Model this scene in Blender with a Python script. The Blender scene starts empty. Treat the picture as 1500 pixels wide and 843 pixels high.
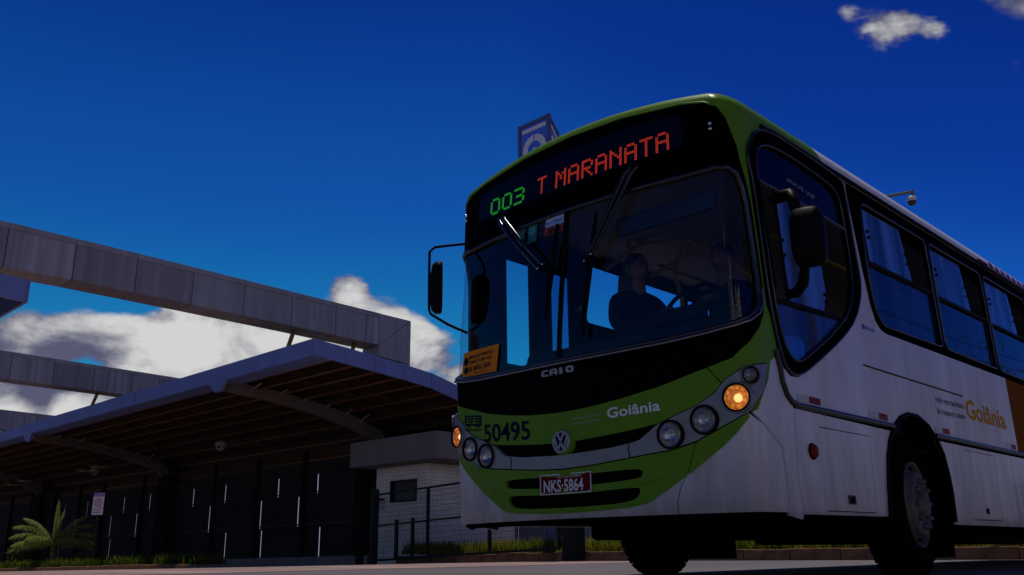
import bpy, bmesh, math, random
from mathutils import Vector, Matrix
from mathutils.geometry import delaunay_2d_cdt
random.seed(7)
SC = bpy.context.scene
COL = SC.collection
PI = math.pi

# ------------------------------------------------------------------ camera
# world axes: +X = the bus's left (offside), +Y = towards the rear of the bus, Z up; origin on the road under the bus front
cam_d = bpy.data.cameras.new('camera'); cam = bpy.data.objects.new('camera', cam_d); COL.objects.link(cam)
cam_d.sensor_fit = 'HORIZONTAL'; cam_d.sensor_width = 36.0; cam_d.lens = 31.461; cam_d.clip_start = .05; cam_d.clip_end = 6000
PITCH, ROLL, YAW = math.radians(16.542), math.radians(-.667), math.radians(44.27)
fw = Vector((0, math.cos(PITCH), math.sin(PITCH))); rt = Vector((1, 0, 0)); up = Vector((0, -math.sin(PITCH), math.cos(PITCH)))
r2 = rt*math.cos(ROLL) + up*math.sin(ROLL); u2 = up*math.cos(ROLL) - rt*math.sin(ROLL)
RZ = Matrix.Rotation(YAW, 3, 'Z')
r2, u2, fw = RZ @ r2, RZ @ u2, RZ @ fw
cam.matrix_world = Matrix(((r2.x, u2.x, -fw.x, 3.786), (r2.y, u2.y, -fw.y, -4.111), (r2.z, u2.z, -fw.z, .188), (0, 0, 0, 1)))
SC.camera = cam

# ------------------------------------------------------------------ exposure, sun, sky
SC.view_settings.view_transform = 'Standard'; SC.view_settings.look = 'None'
SC.view_settings.exposure = EXPOSURE = -.6; SC.view_settings.gamma = 1.0
SUN_DIR = Vector((-.16, .20, 1.0)).normalized()          # towards the sun: almost overhead, a little behind and right of the bus
sd = bpy.data.lights.new('sun', 'SUN'); sd.energy = 3.6; sd.angle = math.radians(.5); sd.color = (1, .93, .84)
sun = bpy.data.objects.new('sun', sd); COL.objects.link(sun); sun.rotation_euler = SUN_DIR.to_track_quat('Z', 'Y').to_euler()

W = bpy.data.worlds.new('World'); SC.world = W; W.use_nodes = True
nt = W.node_tree; nt.nodes.clear()
def N(t, **k):
    n = nt.nodes.new(t)
    for a, b in k.items(): setattr(n, a, b)
    return n
def L(a, b): nt.links.new(a, b)
def M(op, a, b=None, c=None, clamp=False):
    n = N('ShaderNodeMath', operation=op, use_clamp=clamp)
    for i, x in enumerate((a, b, c)):
        if x is None: continue
        if isinstance(x, (int, float)): n.inputs[i].default_value = x
        else: L(x, n.inputs[i])
    return n.outputs[0]
def ramp(x, a, b):
    n = N('ShaderNodeMapRange', interpolation_type='SMOOTHSTEP'); L(x, n.inputs[0])
    n.inputs[1].default_value = a; n.inputs[2].default_value = b
    return n.outputs[0]
def mixc(f, a, b):
    n = N('ShaderNodeMix', data_type='RGBA')
    if isinstance(f, (int, float)): n.inputs[0].default_value = f
    else: L(f, n.inputs[0])
    for i, x in ((6, a), (7, b)):
        if isinstance(x, tuple): n.inputs[i].default_value = x + (1,)
        else: L(x, n.inputs[i])
    return n.outputs[2]
out = N('ShaderNodeOutputWorld'); bg = N('ShaderNodeBackground'); bg.inputs[1].default_value = .1
sky = N('ShaderNodeTexSky', sky_type='NISHITA'); sky.sun_disc = False
sky.sun_elevation = math.asin(SUN_DIR.z); sky.sun_rotation = math.atan2(SUN_DIR.x, SUN_DIR.y)
sky.altitude = 700; sky.air_density = 1.0; sky.dust_density = .3; sky.ozone_density = 3.0
sc0 = N('ShaderNodeVectorMath', operation='SCALE'); L(sky.outputs[0], sc0.inputs[0]); sc0.inputs['Scale'].default_value = SKY_IN = .1
gm = N('ShaderNodeGamma'); L(sc0.outputs[0], gm.inputs[0]); gm.inputs[1].default_value = 1.7
tint = N('ShaderNodeVectorMath', operation='MULTIPLY'); L(gm.outputs[0], tint.inputs[0]); tint.inputs[1].default_value = SKY_TINT = (3.5, 8., 10.)
tc = N('ShaderNodeTexCoord'); nrm = N('ShaderNodeVectorMath', operation='NORMALIZE'); L(tc.outputs['Generated'], nrm.inputs[0])
dirv = nrm.outputs[0]
# deeper blue towards the zenith and on the side away from the haze
sepd = N('ShaderNodeSeparateXYZ'); L(dirv, sepd.inputs[0])
dr = N('ShaderNodeVectorMath', operation='DOT_PRODUCT'); L(dirv, dr.inputs[0]); dr.inputs[1].default_value = (.716, .698, 0)
hgt = M('ADD', sepd.outputs[2], M('MULTIPLY', M('MAXIMUM', dr.outputs['Value'], 0.0), .5))
cr = N('ShaderNodeValToRGB'); L(hgt, cr.inputs[0]); cr.color_ramp.interpolation = 'EASE'
STOPS = [(.0, (.16, .30, .22)), (.12, (.18, .56, .44)), (.22, (.19, .66, .54)), (.39, (.163, .44, .60)), (.62, (.10, .215, .49)), (.90, (.035, .075, .31))]
while len(cr.color_ramp.elements) < len(STOPS): cr.color_ramp.elements.new(.5)
for e_, (p_, c_) in zip(cr.color_ramp.elements, STOPS): e_.position = p_; e_.color = (*c_, 1)
tint2 = N('ShaderNodeVectorMath', operation='MULTIPLY'); L(tint.outputs[0], tint2.inputs[0]); L(cr.outputs[0], tint2.inputs[1])
tint3 = N('ShaderNodeVectorMath', operation='SCALE'); L(tint2.outputs[0], tint3.inputs[0]); tint3.inputs['Scale'].default_value = 3.0
n1 = N('ShaderNodeTexNoise'); n1.inputs['Scale'].default_value = 6.5; n1.inputs['Detail'].default_value = 11; n1.inputs['Roughness'].default_value = .58; n1.inputs['Distortion'].default_value = .35
mp = N('ShaderNodeMapping'); L(dirv, mp.inputs[0]); mp.inputs['Scale'].default_value = (1, 1, 1.7); L(mp.outputs[0], n1.inputs[0])
n2 = N('ShaderNodeTexNoise'); n2.inputs['Scale'].default_value = 22; n2.inputs['Detail'].default_value = 4; L(mp.outputs[0], n2.inputs[0])
def blobs(lst):
    tot = None
    for d, r, w in lst:
        ds = N('ShaderNodeVectorMath', operation='DISTANCE'); L(dirv, ds.inputs[0]); ds.inputs[1].default_value = d
        f = M('MULTIPLY_ADD', ds.outputs['Value'], -w/r, w); f = M('MAXIMUM', f, 0.0)
        tot = f if tot is None else M('ADD', tot, f)
    return tot
CLOUDS = [((-0.9394, 0.2818, 0.1952), 0.0511, 0.9), ((-0.9221, 0.3254, 0.2094), 0.0438, 0.8), ((-0.9063, 0.3669, 0.2097), 0.0438, 0.9), ((-0.8872, 0.4038, 0.2232), 0.0438, 1.0), ((-0.866, 0.451, 0.216), 0.0693, 1.5), ((-0.8338, 0.5052, 0.2228), 0.0657, 1.5), ((-0.8757, 0.4237, 0.2318), 0.0438, 1.0), ((-0.7938, 0.5457, 0.2685), 0.038, 1.1), ((-0.7856, 0.5501, 0.2832), 0.0248, 0.8), ((-0.7784, 0.5767, 0.2478), 0.0438, 1.1), ((-0.7617, 0.6071, 0.2266), 0.0438, 1.1), ((-0.7405, 0.6389, 0.2086), 0.0401, 1.0), ((-0.7241, 0.6651, 0.1828), 0.0365, 0.8), ((-0.8186, 0.5402, 0.1953), 0.0657, 1.0), ((-0.9471, 0.2842, 0.1493), 0.0547, 1.3), ((-0.9523, 0.272, 0.1386), 0.0365, 1.0), ((-0.9307, 0.3368, 0.1427), 0.0401, 1.0), ((-0.9135, 0.3761, 0.1553), 0.0438, 0.9), ((-0.8928, 0.4151, 0.1749), 0.0511, 0.9), ((-0.2802, 0.8182, 0.502), 0.0365, 0.85), ((-0.2532, 0.8321, 0.4935), 0.0292, 0.75), ((-0.2354, 0.8424, 0.4847), 0.0219, 0.5), ((-0.3059, 0.7986, 0.5183), 0.0161, 0.45), ((-0.1827, 0.8792, 0.4401), 0.019, 0.42), ((-0.1632, 0.8576, 0.4877), 0.0328, 0.33), ((-0.1871, 0.8451, 0.5008), 0.0292, 0.3)]
GREYS = [((-0.9394, 0.2818, 0.1952), 0.0657, 0.8), ((-0.9226, 0.3301, 0.1997), 0.0474, 0.5), ((-0.9088, 0.361, 0.2092), 0.0365, 0.4), ((-0.9471, 0.2842, 0.1493), 0.0365, 0.8), ((-0.9413, 0.3004, 0.1537), 0.0292, 0.4), ((-0.2802, 0.8182, 0.502), 0.0511, 0.22), ((-0.2505, 0.8333, 0.4928), 0.0511, 0.25), ((-0.3059, 0.7986, 0.5183), 0.0292, 0.25), ((-0.1793, 0.8788, 0.4422), 0.0292, 0.5), ((-0.1624, 0.8563, 0.4904), 0.0511, 0.7)]
dens = blobs(CLOUDS); grey = blobs(GREYS)
# the same broken fair-weather cumulus goes on round the sky where the camera does not look
sep = N('ShaderNodeSeparateXYZ'); L(dirv, sep.inputs[0])
n3 = N('ShaderNodeTexNoise'); n3.inputs['Scale'].default_value = 1.7; n3.inputs['Detail'].default_value = 3; L(dirv, n3.inputs[0])
dv = N('ShaderNodeVectorMath', operation='DOT_PRODUCT'); L(dirv, dv.inputs[0]); dv.inputs[1].default_value = (-.699, .715, .0)
away = ramp(dv.outputs['Value'], .45, -.15)
rest = M('MULTIPLY', M('MULTIPLY', ramp(n3.outputs[0], .54, .74), away), .9)
dens = M('ADD', dens, rest)
n1b = N('ShaderNodeTexNoise'); n1b.inputs['Scale'].default_value = 6.5; n1b.inputs['Detail'].default_value = 6; n1b.inputs['Roughness'].default_value = .58; n1b.inputs['Distortion'].default_value = .35
mpb = N('ShaderNodeMapping'); L(dirv, mpb.inputs[0]); mpb.inputs['Scale'].default_value = (1, 1, 1.7); mpb.inputs['Location'].default_value = (0, 0, .045); L(mpb.outputs[0], n1b.inputs[0])
lit = M('SUBTRACT', n1.outputs[0], n1b.outputs[0])          # thicker above than here: the shaded underside of a billow
nz = M('ADD', M('MULTIPLY', M('SUBTRACT', n1.outputs[0], .5), 3.0), M('MULTIPLY', M('SUBTRACT', n2.outputs[0], .5), .7))
val = M('ADD', dens, M('MULTIPLY', nz, M('MINIMUM', M('MULTIPLY', dens, 2.2), 1.0)))
mask = ramp(val, .22, .60)
bright = M('SUBTRACT', M('ADD', M('MULTIPLY', val, .85), M('ADD', M('MULTIPLY', nz, .35), M('MULTIPLY', lit, 1.7))), grey)
br = ramp(bright, -.15, 1.05)
CS = 10.0
ccol = mixc(br, (.14*CS, .145*CS, .25*CS), (.98*CS, .98*CS, .98*CS))
haze = M('MULTIPLY', ramp(sepd.outputs[2], .19, .05), .94)
L(mixc(mask, mixc(haze, tint3.outputs[0], (.40*CS, .40*CS, .54*CS)), ccol), bg.inputs[0]); L(bg.outputs[0], out.inputs[0])

# ------------------------------------------------------------------ materials
MATS = {}
def mat(name, col, rough=.5, metal=0, coat=0, dirt=0, dscale=3, dcol=None, bump=0, bscale=40, spec=.5, stretch=None, detail=6, ior=1.5):
    """plain procedural surface: base colour, noise-driven wear, fine relief"""
    if name in MATS: return MATS[name]
    m = bpy.data.materials.new(name); m.use_nodes = True; t = m.node_tree; b = t.nodes['Principled BSDF']
    b.inputs['Roughness'].default_value = rough; b.inputs['Metallic'].default_value = metal
    b.inputs['Coat Weight'].default_value = coat; b.inputs['Coat Roughness'].default_value = .06
    b.inputs['Specular IOR Level'].default_value = spec; b.inputs['IOR'].default_value = ior
    b.inputs['Base Color'].default_value = (*col, 1)
    if dirt or bump:
        tcn = t.nodes.new('ShaderNodeTexCoord'); mpn = t.nodes.new('ShaderNodeMapping'); t.links.new(tcn.outputs['Object'], mpn.inputs[0])
        if stretch: mpn.inputs['Scale'].default_value = stretch
    if dirt:
        nn = t.nodes.new('ShaderNodeTexNoise'); nn.inputs['Scale'].default_value = dscale; nn.inputs['Detail'].default_value = detail; nn.inputs['Roughness'].default_value = .65
        t.links.new(mpn.outputs[0], nn.inputs[0])
        rp = t.nodes.new('ShaderNodeMapRange'); rp.inputs[1].default_value = .35; rp.inputs[2].default_value = .75; rp.inputs[4].default_value = dirt
        t.links.new(nn.outputs[0], rp.inputs[0])
        mx = t.nodes.new('ShaderNodeMix'); mx.data_type = 'RGBA'; t.links.new(rp.outputs[0], mx.inputs[0])
        mx.inputs[6].default_value = (*col, 1); mx.inputs[7].default_value = (*(dcol or tuple(c*.45 for c in col)), 1)
        t.links.new(mx.outputs[2], b.inputs['Base Color'])
        ra = t.nodes.new('ShaderNodeMath'); ra.operation = 'MULTIPLY_ADD'; t.links.new(rp.outputs[0], ra.inputs[0]); ra.inputs[1].default_value = .25; ra.inputs[2].default_value = rough
        t.links.new(ra.outputs[0], b.inputs['Roughness'])
    if bump:
        nb = t.nodes.new('ShaderNodeTexNoise'); nb.inputs['Scale'].default_value = bscale; nb.inputs['Detail'].default_value = 5; t.links.new(mpn.outputs[0], nb.inputs[0])
        bp = t.nodes.new('ShaderNodeBump'); bp.inputs['Strength'].default_value = bump; bp.inputs['Distance'].default_value = .02
        t.links.new(nb.outputs[0], bp.inputs['Height']); t.links.new(bp.outputs[0], b.inputs['Normal'])
        if coat: t.links.new(bp.outputs[0], b.inputs['Coat Normal'])
    MATS[name] = m; return m
def leafmat(name, col, col2, sc=1.5):
    """leaf: diffuse + light passing through, two hues by noise"""
    m = bpy.data.materials.new(name); m.use_nodes = True; t = m.node_tree; t.nodes.clear(); o = t.nodes.new('ShaderNodeOutputMaterial')
    tcn = t.nodes.new('ShaderNodeTexCoord'); nn = t.nodes.new('ShaderNodeTexNoise'); nn.inputs['Scale'].default_value = sc; nn.inputs['Detail'].default_value = 6; t.links.new(tcn.outputs['Object'], nn.inputs[0])
    rp = t.nodes.new('ShaderNodeMapRange'); rp.inputs[1].default_value = .35; rp.inputs[2].default_value = .65; t.links.new(nn.outputs[0], rp.inputs[0])
    mx = t.nodes.new('ShaderNodeMix'); mx.data_type = 'RGBA'; t.links.new(rp.outputs[0], mx.inputs[0]); mx.inputs[6].default_value = (*col, 1); mx.inputs[7].default_value = (*col2, 1)
    df = t.nodes.new('ShaderNodeBsdfDiffuse'); tl = t.nodes.new('ShaderNodeBsdfTranslucent'); ms = t.nodes.new('ShaderNodeMixShader'); ms.inputs[0].default_value = .45
    for n_ in (df, tl): t.links.new(mx.outputs[2], n_.inputs[0])
    t.links.new(df.outputs[0], ms.inputs[1]); t.links.new(tl.outputs[0], ms.inputs[2]); t.links.new(ms.outputs[0], o.inputs[0])
    MATS[name] = m; return m
def emat(name, col, s, base=(.02, .02, .02)):
    m = bpy.data.materials.new(name); m.use_nodes = True; b = m.node_tree.nodes['Principled BSDF']
    b.inputs['Base Color'].default_value = (*base, 1); b.inputs['Emission Color'].default_value = (*col, 1); b.inputs['Emission Strength'].default_value = s
    b.inputs['Roughness'].default_value = .4
    MATS[name] = m; return m
def glassmat(name, tintc, refl=1.0, rough=.02, milk=0, milkc=(.3, .4, .6)):
    """thin pane: tinted see-through + mirror reflection growing at grazing angles (+ milky colour standing in for reflected sky)"""
    m = bpy.data.materials.new(name); m.use_nodes = True; t = m.node_tree; t.nodes.clear()
    o = t.nodes.new('ShaderNodeOutputMaterial'); tr = t.nodes.new('ShaderNodeBsdfTransparent'); tr.inputs[0].default_value = (*tintc, 1)
    gl = t.nodes.new('ShaderNodeBsdfGlossy'); gl.inputs['Roughness'].default_value = rough; gl.inputs[0].default_value = (refl, refl, refl, 1)
    fr = t.nodes.new('ShaderNodeFresnel'); ge = t.nodes.new('ShaderNodeNewGeometry'); io = t.nodes.new('ShaderNodeMapRange')
    io.inputs[3].default_value = 1.5; io.inputs[4].default_value = 1/1.5; t.links.new(ge.outputs['Backfacing'], io.inputs[0]); t.links.new(io.outputs[0], fr.inputs[0])   # same pane from either side
    mx = t.nodes.new('ShaderNodeMixShader'); t.links.new(fr.outputs[0], mx.inputs[0])
    if milk:
        df = t.nodes.new('ShaderNodeBsdfDiffuse'); df.inputs[0].default_value = (*milkc, 1)
        tl = t.nodes.new('ShaderNodeBsdfTranslucent'); tl.inputs[0].default_value = (*milkc, 1)
        ad = t.nodes.new('ShaderNodeMixShader'); ad.inputs[0].default_value = .5; t.links.new(df.outputs[0], ad.inputs[1]); t.links.new(tl.outputs[0], ad.inputs[2])
        tcn = t.nodes.new('ShaderNodeTexCoord'); mpn = t.nodes.new('ShaderNodeMapping'); t.links.new(tcn.outputs['Object'], mpn.inputs[0]); mpn.inputs['Scale'].default_value = (4, 4, .3)
        nn = t.nodes.new('ShaderNodeTexNoise'); nn.inputs['Scale'].default_value = 1.2; nn.inputs['Detail'].default_value = 1; t.links.new(mpn.outputs[0], nn.inputs[0])
        rp = t.nodes.new('ShaderNodeMapRange'); rp.inputs[1].default_value = .3; rp.inputs[2].default_value = .7; rp.inputs[3].default_value = milk*.75; rp.inputs[4].default_value = milk; t.links.new(nn.outputs[0], rp.inputs[0])
        sr = t.nodes.new('ShaderNodeMapRange'); sr.inputs[1].default_value = .35; sr.inputs[2].default_value = .65; sr.inputs[3].default_value = .35; sr.inputs[4].default_value = 1.3; t.links.new(nn.outputs[0], sr.inputs[0])
        vm = t.nodes.new('ShaderNodeVectorMath'); vm.operation = 'SCALE'; vm.inputs[0].default_value = milkc; t.links.new(sr.outputs[0], vm.inputs['Scale'])
        t.links.new(vm.outputs[0], df.inputs[0]); t.links.new(vm.outputs[0], tl.inputs[0])
        m2 = t.nodes.new('ShaderNodeMixShader'); t.links.new(rp.outputs[0], m2.inputs[0]); t.links.new(tr.outputs[0], m2.inputs[1]); t.links.new(ad.outputs[0], m2.inputs[2])
        t.links.new(m2.outputs[0], mx.inputs[1])
    else: t.links.new(tr.outputs[0], mx.inputs[1])
    t.links.new(gl.outputs[0], mx.inputs[2]); t.links.new(mx.outputs[0], o.inputs[0])
    MATS[name] = m; return m

GREEN = mat('bus green paint', (.115, .255, .012), .33, spec=.3, ior=1.3, dirt=.3, dscale=5, dcol=(.09, .19, .02), bump=.05, bscale=3)
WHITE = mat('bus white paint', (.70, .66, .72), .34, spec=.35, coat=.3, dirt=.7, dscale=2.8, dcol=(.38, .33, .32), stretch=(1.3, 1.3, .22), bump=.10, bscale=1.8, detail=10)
def skirt_tone(m):
    """darker brown towards the lower skirts, broken up by streaks"""
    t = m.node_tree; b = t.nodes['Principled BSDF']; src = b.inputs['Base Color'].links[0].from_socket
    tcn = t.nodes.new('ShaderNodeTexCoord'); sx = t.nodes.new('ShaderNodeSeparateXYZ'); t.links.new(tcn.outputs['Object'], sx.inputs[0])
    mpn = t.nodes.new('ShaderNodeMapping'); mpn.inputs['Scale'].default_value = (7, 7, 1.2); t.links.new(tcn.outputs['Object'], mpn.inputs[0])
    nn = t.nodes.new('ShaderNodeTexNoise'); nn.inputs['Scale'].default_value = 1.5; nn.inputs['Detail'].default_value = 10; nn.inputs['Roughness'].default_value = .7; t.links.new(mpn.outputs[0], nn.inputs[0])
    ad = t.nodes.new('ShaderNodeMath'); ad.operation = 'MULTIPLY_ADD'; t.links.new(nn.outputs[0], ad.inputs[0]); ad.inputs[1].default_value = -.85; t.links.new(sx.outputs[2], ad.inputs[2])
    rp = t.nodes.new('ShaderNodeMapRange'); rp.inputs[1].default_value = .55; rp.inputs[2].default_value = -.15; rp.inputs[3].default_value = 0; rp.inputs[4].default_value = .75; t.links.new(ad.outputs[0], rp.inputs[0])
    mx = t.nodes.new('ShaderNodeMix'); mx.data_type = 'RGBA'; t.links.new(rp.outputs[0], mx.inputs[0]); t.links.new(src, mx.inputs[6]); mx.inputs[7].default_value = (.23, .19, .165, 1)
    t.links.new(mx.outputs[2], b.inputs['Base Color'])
skirt_tone(WHITE)
ROOFW = mat('bus roof white', (.74, .74, .76), .4, coat=.2, dirt=.4, dscale=2, dcol=(.45, .45, .5))
BLACK = mat('black gloss plastic', (.002, .002, .003), .25, spec=.07, ior=1.12)
CORE = mat('black underbody', (.004, .004, .004), .8, spec=.1, ior=1.05)
RUBBER = mat('black rubber', (.006, .006, .007), .45, spec=.2, ior=1.2)
SHINYR = mat('polished rubber trim', (.012, .012, .014), .2, spec=.6)
TYRE = mat('tyre rubber', (.004, .004, .004), .8, bump=.3, bscale=60, spec=.04, ior=1.05)
SILVER = mat('silver grey bezel paint', (.21, .215, .24), .35, metal=.25, coat=.2, dirt=.25, dscale=8)
CHROME = mat('chrome', (.75, .75, .78), .12, metal=1)
STEELW = mat('wheel steel', (.115, .105, .10), .55, metal=.3, dirt=.8, dscale=14, dcol=(.03, .026, .024))
NAVY = mat('navy lettering', (.004, .007, .040), .5, spec=.06, ior=1.1)
WHITEL = mat('white lettering', (.78, .78, .80), .5)
PALEL = mat('faded pale lettering', (.30, .42, .24), .5)
GREYL = mat('grey lettering', (.06, .06, .065), .6, spec=.05, ior=1.1)
OCHREL = mat('ochre lettering', (.55, .25, .012), .6, spec=.05, ior=1.1)
PLATER = mat('dark red plate', (.13, .006, .010), .5, dirt=.3, dscale=20, spec=.08, ior=1.2)
PLATEW = mat('plate lettering', (.72, .68, .66), .5)
DASH = mat('dashboard plastic', (.010, .013, .026), .55, spec=.15, ior=1.2)
CEIL = mat('interior ceiling laminate', (.13, .13, .14), .6)
INNER = mat('interior dark lining', (.010, .010, .012), .7, spec=.1, ior=1.1)
YELLOW = mat('yellow grab rail', (.32, .22, .012), .4, spec=.2)
SEATM = mat('seat fabric', (.010, .012, .03), .8, spec=.1)
FRAMEM = mat('matt black window frame', (.0025, .0025, .003), .5, spec=.05, ior=1.06)
WIPM = mat('wiper arm metal', (.030, .030, .034), .22, metal=.7)
SILVP = mat('silver letter paint', (.36, .35, .38), .4, metal=.15)
WSG = glassmat('windscreen glass', (.86, .90, .94), .8)
SIDEG = glassmat('tinted side glass', (.18, .22, .36), .9, milk=.3, milkc=(.10, .11, .42))  # milky violet stands in for the sky reflected in the lower panes
LOWG = glassmat('sky tinted driver side glass', (.10, .12, .25), .9, milk=.6, milkc=(.10, .12, .45))  # milky blue painted in for reflected sky, also covers the far door behind
DOORG = glassmat('door glass', (.86, .99, 1.0), .5)
LAVG = glassmat('blue tinted door glass', (.34, .40, .62), .6)
MILKG = glassmat('sky tinted sliding pane', (.55, .65, .9), 1.0, milk=.85, milkc=(.16, .33, .98))  # blue of the sky in the panes put into their milky colour
LENS = glassmat('lamp lens', (.9, .9, .92), 1.0)
REFLW = mat('white reflector', (.45, .44, .42), .3); REFLR = mat('red reflector', (.20, .008, .008), .35, spec=.08)
ORANGE = mat('orange notice', (.85, .26, .025), .6, dirt=.15, dcol=(.7, .2, .02), spec=.05, ior=1.1)
LIP = mat('lip sheen grey', (.24, .22, .24), .22, metal=.8)  # grey metal standing in for the sky's sheen along a black lip
ADPANEL = mat('orange advert panel', (.20, .062, .007), .5, spec=.05, dirt=.4, dscale=1.5, ior=1.1)

# ------------------------------------------------------------------ mesh helpers
def link(o, parent=None):
    COL.objects.link(o)
    if parent is not None: o.parent = parent
    return o
def tag(o, label=None, cat=None, group=None, kind=None):
    if label: o['label'] = label
    if cat: o['category'] = cat
    if group: o['group'] = group
    if kind: o['kind'] = kind
    return o
def empty(name, loc=(0, 0, 0), rz=0):
    o = bpy.data.objects.new(name, None); o.location = loc; o.rotation_euler = (0, 0, rz); o.empty_display_size = .2
    return link(o)
class MB:
    """collects shapes, then links them as ONE mesh object"""
    def __init__(s): s.v = []; s.f = []; s.sm = []
    def add(s, vs, fs, smooth=False):
        k = len(s.v); s.v += [tuple(v) for v in vs]; s.f += [tuple(i+k for i in f) for f in fs]; s.sm += [smooth]*len(fs); return s
    def box(s, x0, x1, y0, y1, z0, z1):
        return s.add([(x, y, z) for z in (z0, z1) for y in (y0, y1) for x in (x0, x1)],
                     [(0, 2, 3, 1), (4, 5, 7, 6), (0, 1, 5, 4), (2, 6, 7, 3), (0, 4, 6, 2), (1, 3, 7, 5)])
    def obox(s, c, ax, ay, az, hx, hy, hz):
        c = Vector(c)
        return s.add([c + ax*hx*i + ay*hy*j + az*hz*k for k in (-1, 1) for j in (-1, 1) for i in (-1, 1)],
                     [(0, 2, 3, 1), (4, 5, 7, 6), (0, 1, 5, 4), (2, 6, 7, 3), (0, 4, 6, 2), (1, 3, 7, 5)])
    def beam(s, a, b, w, h, upv=(0, 0, 1)):
        a, b = Vector(a), Vector(b); d = (b-a).normalized(); sd_ = d.cross(Vector(upv)).normalized(); u_ = sd_.cross(d)
        return s.obox((a+b)/2, d, sd_, u_, (b-a).length/2, w/2, h/2)
    def tube(s, pts, r, n=8, cap=True):
        pts = [Vector(p) for p in pts]; rs = r if isinstance(r, (list, tuple)) else [r]*len(pts)
        vs = []; prev = None
        for i, p in enumerate(pts):
            d = (pts[min(i+1, len(pts)-1)] - pts[max(i-1, 0)]).normalized()
            if prev is None: prev = d.orthogonal().normalized()
            prev = (prev - d*prev.dot(d)).normalized(); q = d.cross(prev)
            vs += [p + (prev*math.cos(2*PI*k/n) + q*math.sin(2*PI*k/n))*rs[i] for k in range(n)]
        fs = [(i*n+k, i*n+(k+1) % n, (i+1)*n+(k+1) % n, (i+1)*n+k) for i in range(len(pts)-1) for k in range(n)]
        s.add(vs, fs, True)
        if cap: s.add(vs[:n], [tuple(range(n))[::-1]]); s.add(vs[-n:], [tuple(range(n))])
        return s
    def lathe(s, prof, o, ax, n=24, cap=False):
        """prof: (distance along axis, radius)"""
        o = Vector(o); ax = Vector(ax).normalized(); p = ax.orthogonal().normalized(); q = ax.cross(p)
        vs = [o + ax*d + (p*math.cos(2*PI*k/n) + q*math.sin(2*PI*k/n))*r for d, r in prof for k in range(n)]
        fs = [(i*n+k, i*n+(k+1) % n, (i+1)*n+(k+1) % n, (i+1)*n+k) for i in range(len(prof)-1) for k in range(n)]
        s.add(vs, fs, True)
        if cap: s.add(vs[:n], [tuple(range(n))[::-1]]); s.add(vs[-n:], [tuple(range(n))])
        return s
    def sphere(s, c, r, n=12, m=8, sc=(1, 1, 1)):
        prof = [(-math.cos(PI*i/m)*r, max(1e-4, math.sin(PI*i/m)*r)) for i in range(m+1)]
        k = len(s.v); s.lathe(prof, (0, 0, 0), (0, 0, 1), n)
        for i in range(k, len(s.v)): v = s.v[i]; s.v[i] = (c[0]+v[0]*sc[0], c[1]+v[1]*sc[1], c[2]+v[2]*sc[2])
        return s
    def prism(s, poly, f, d):
        """poly in 2D mapped by f(x, y) -> point; extruded by vector d"""
        P = [Vector(f(x, y)) for x, y in poly]; n = len(P); D = Vector(d)
        return s.add(P + [p+D for p in P], [tuple(range(n))[::-1], tuple(range(n, 2*n))] + [(i, (i+1) % n, n+(i+1) % n, n+i) for i in range(n)])
    def build(s, name, m, parent=None, bevel=0):
        me = bpy.data.meshes.new(name); me.from_pydata(s.v, [], s.f)
        bm = bmesh.new(); bm.from_mesh(me); bmesh.ops.recalc_face_normals(bm, faces=bm.faces); bm.to_mesh(me); bm.free()
        me.polygons.foreach_set('use_smooth', s.sm)
        me.materials.append(m); o = bpy.data.objects.new(name, me); link(o, parent)
        if bevel:
            b = o.modifiers.new('bevel', 'BEVEL'); b.width = bevel; b.segments = 2; b.limit_method = 'ANGLE'; b.angle_limit = math.radians(50)
        return o
def round_poly(pts, r=.05, n=4):
    o = []; m = len(pts); r = r if isinstance(r, (list, tuple)) else [r]*m
    for i in range(m):
        p = Vector(pts[i]); a = Vector(pts[i-1])-p; b = Vector(pts[(i+1) % m])-p
        d = min(r[i], a.length*.48, b.length*.48); a = p+a.normalized()*d; b = p+b.normalized()*d
        for k in range(n+1): t = k/n; q = a*(1-t)**2 + p*2*t*(1-t) + b*t*t; o.append((q.x, q.y))
    return o
def children_of(o): return [c for c in bpy.data.objects if c.parent == o]
def copy_tree(o, parent=None, kids=None):
    c = o.copy(); COL.objects.link(c); c.parent = parent
    for ch in children_of(o): copy_tree(ch, c)
    return c
def text2d(s, size=1, bold=0, sx=1, align='LEFT', space=1):
    cu = bpy.data.curves.new('t', 'FONT'); cu.body = s; cu.size = size; cu.offset = bold; cu.align_x = align; cu.resolution_u = 3; cu.space_character = space
    o = bpy.data.objects.new('t', cu); COL.objects.link(o)
    dg = bpy.context.evaluated_depsgraph_get(); me = bpy.data.meshes.new_from_object(o.evaluated_get(dg))
    vs = [(v.co.x*sx, v.co.y) for v in me.vertices]; fs = [tuple(p.vertices) for p in me.polygons]
    bpy.data.objects.remove(o); bpy.data.meshes.remove(me); bpy.data.curves.remove(cu)
    return vs, fs
def text_plane(name, s, f, m, parent, **k):
    vs, fs = text2d(s, **k)
    me = bpy.data.meshes.new(name); me.from_pydata([f(x, y) for x, y in vs], [], fs); me.materials.append(m)
    return link(bpy.data.objects.new(name, me), parent)

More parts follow.
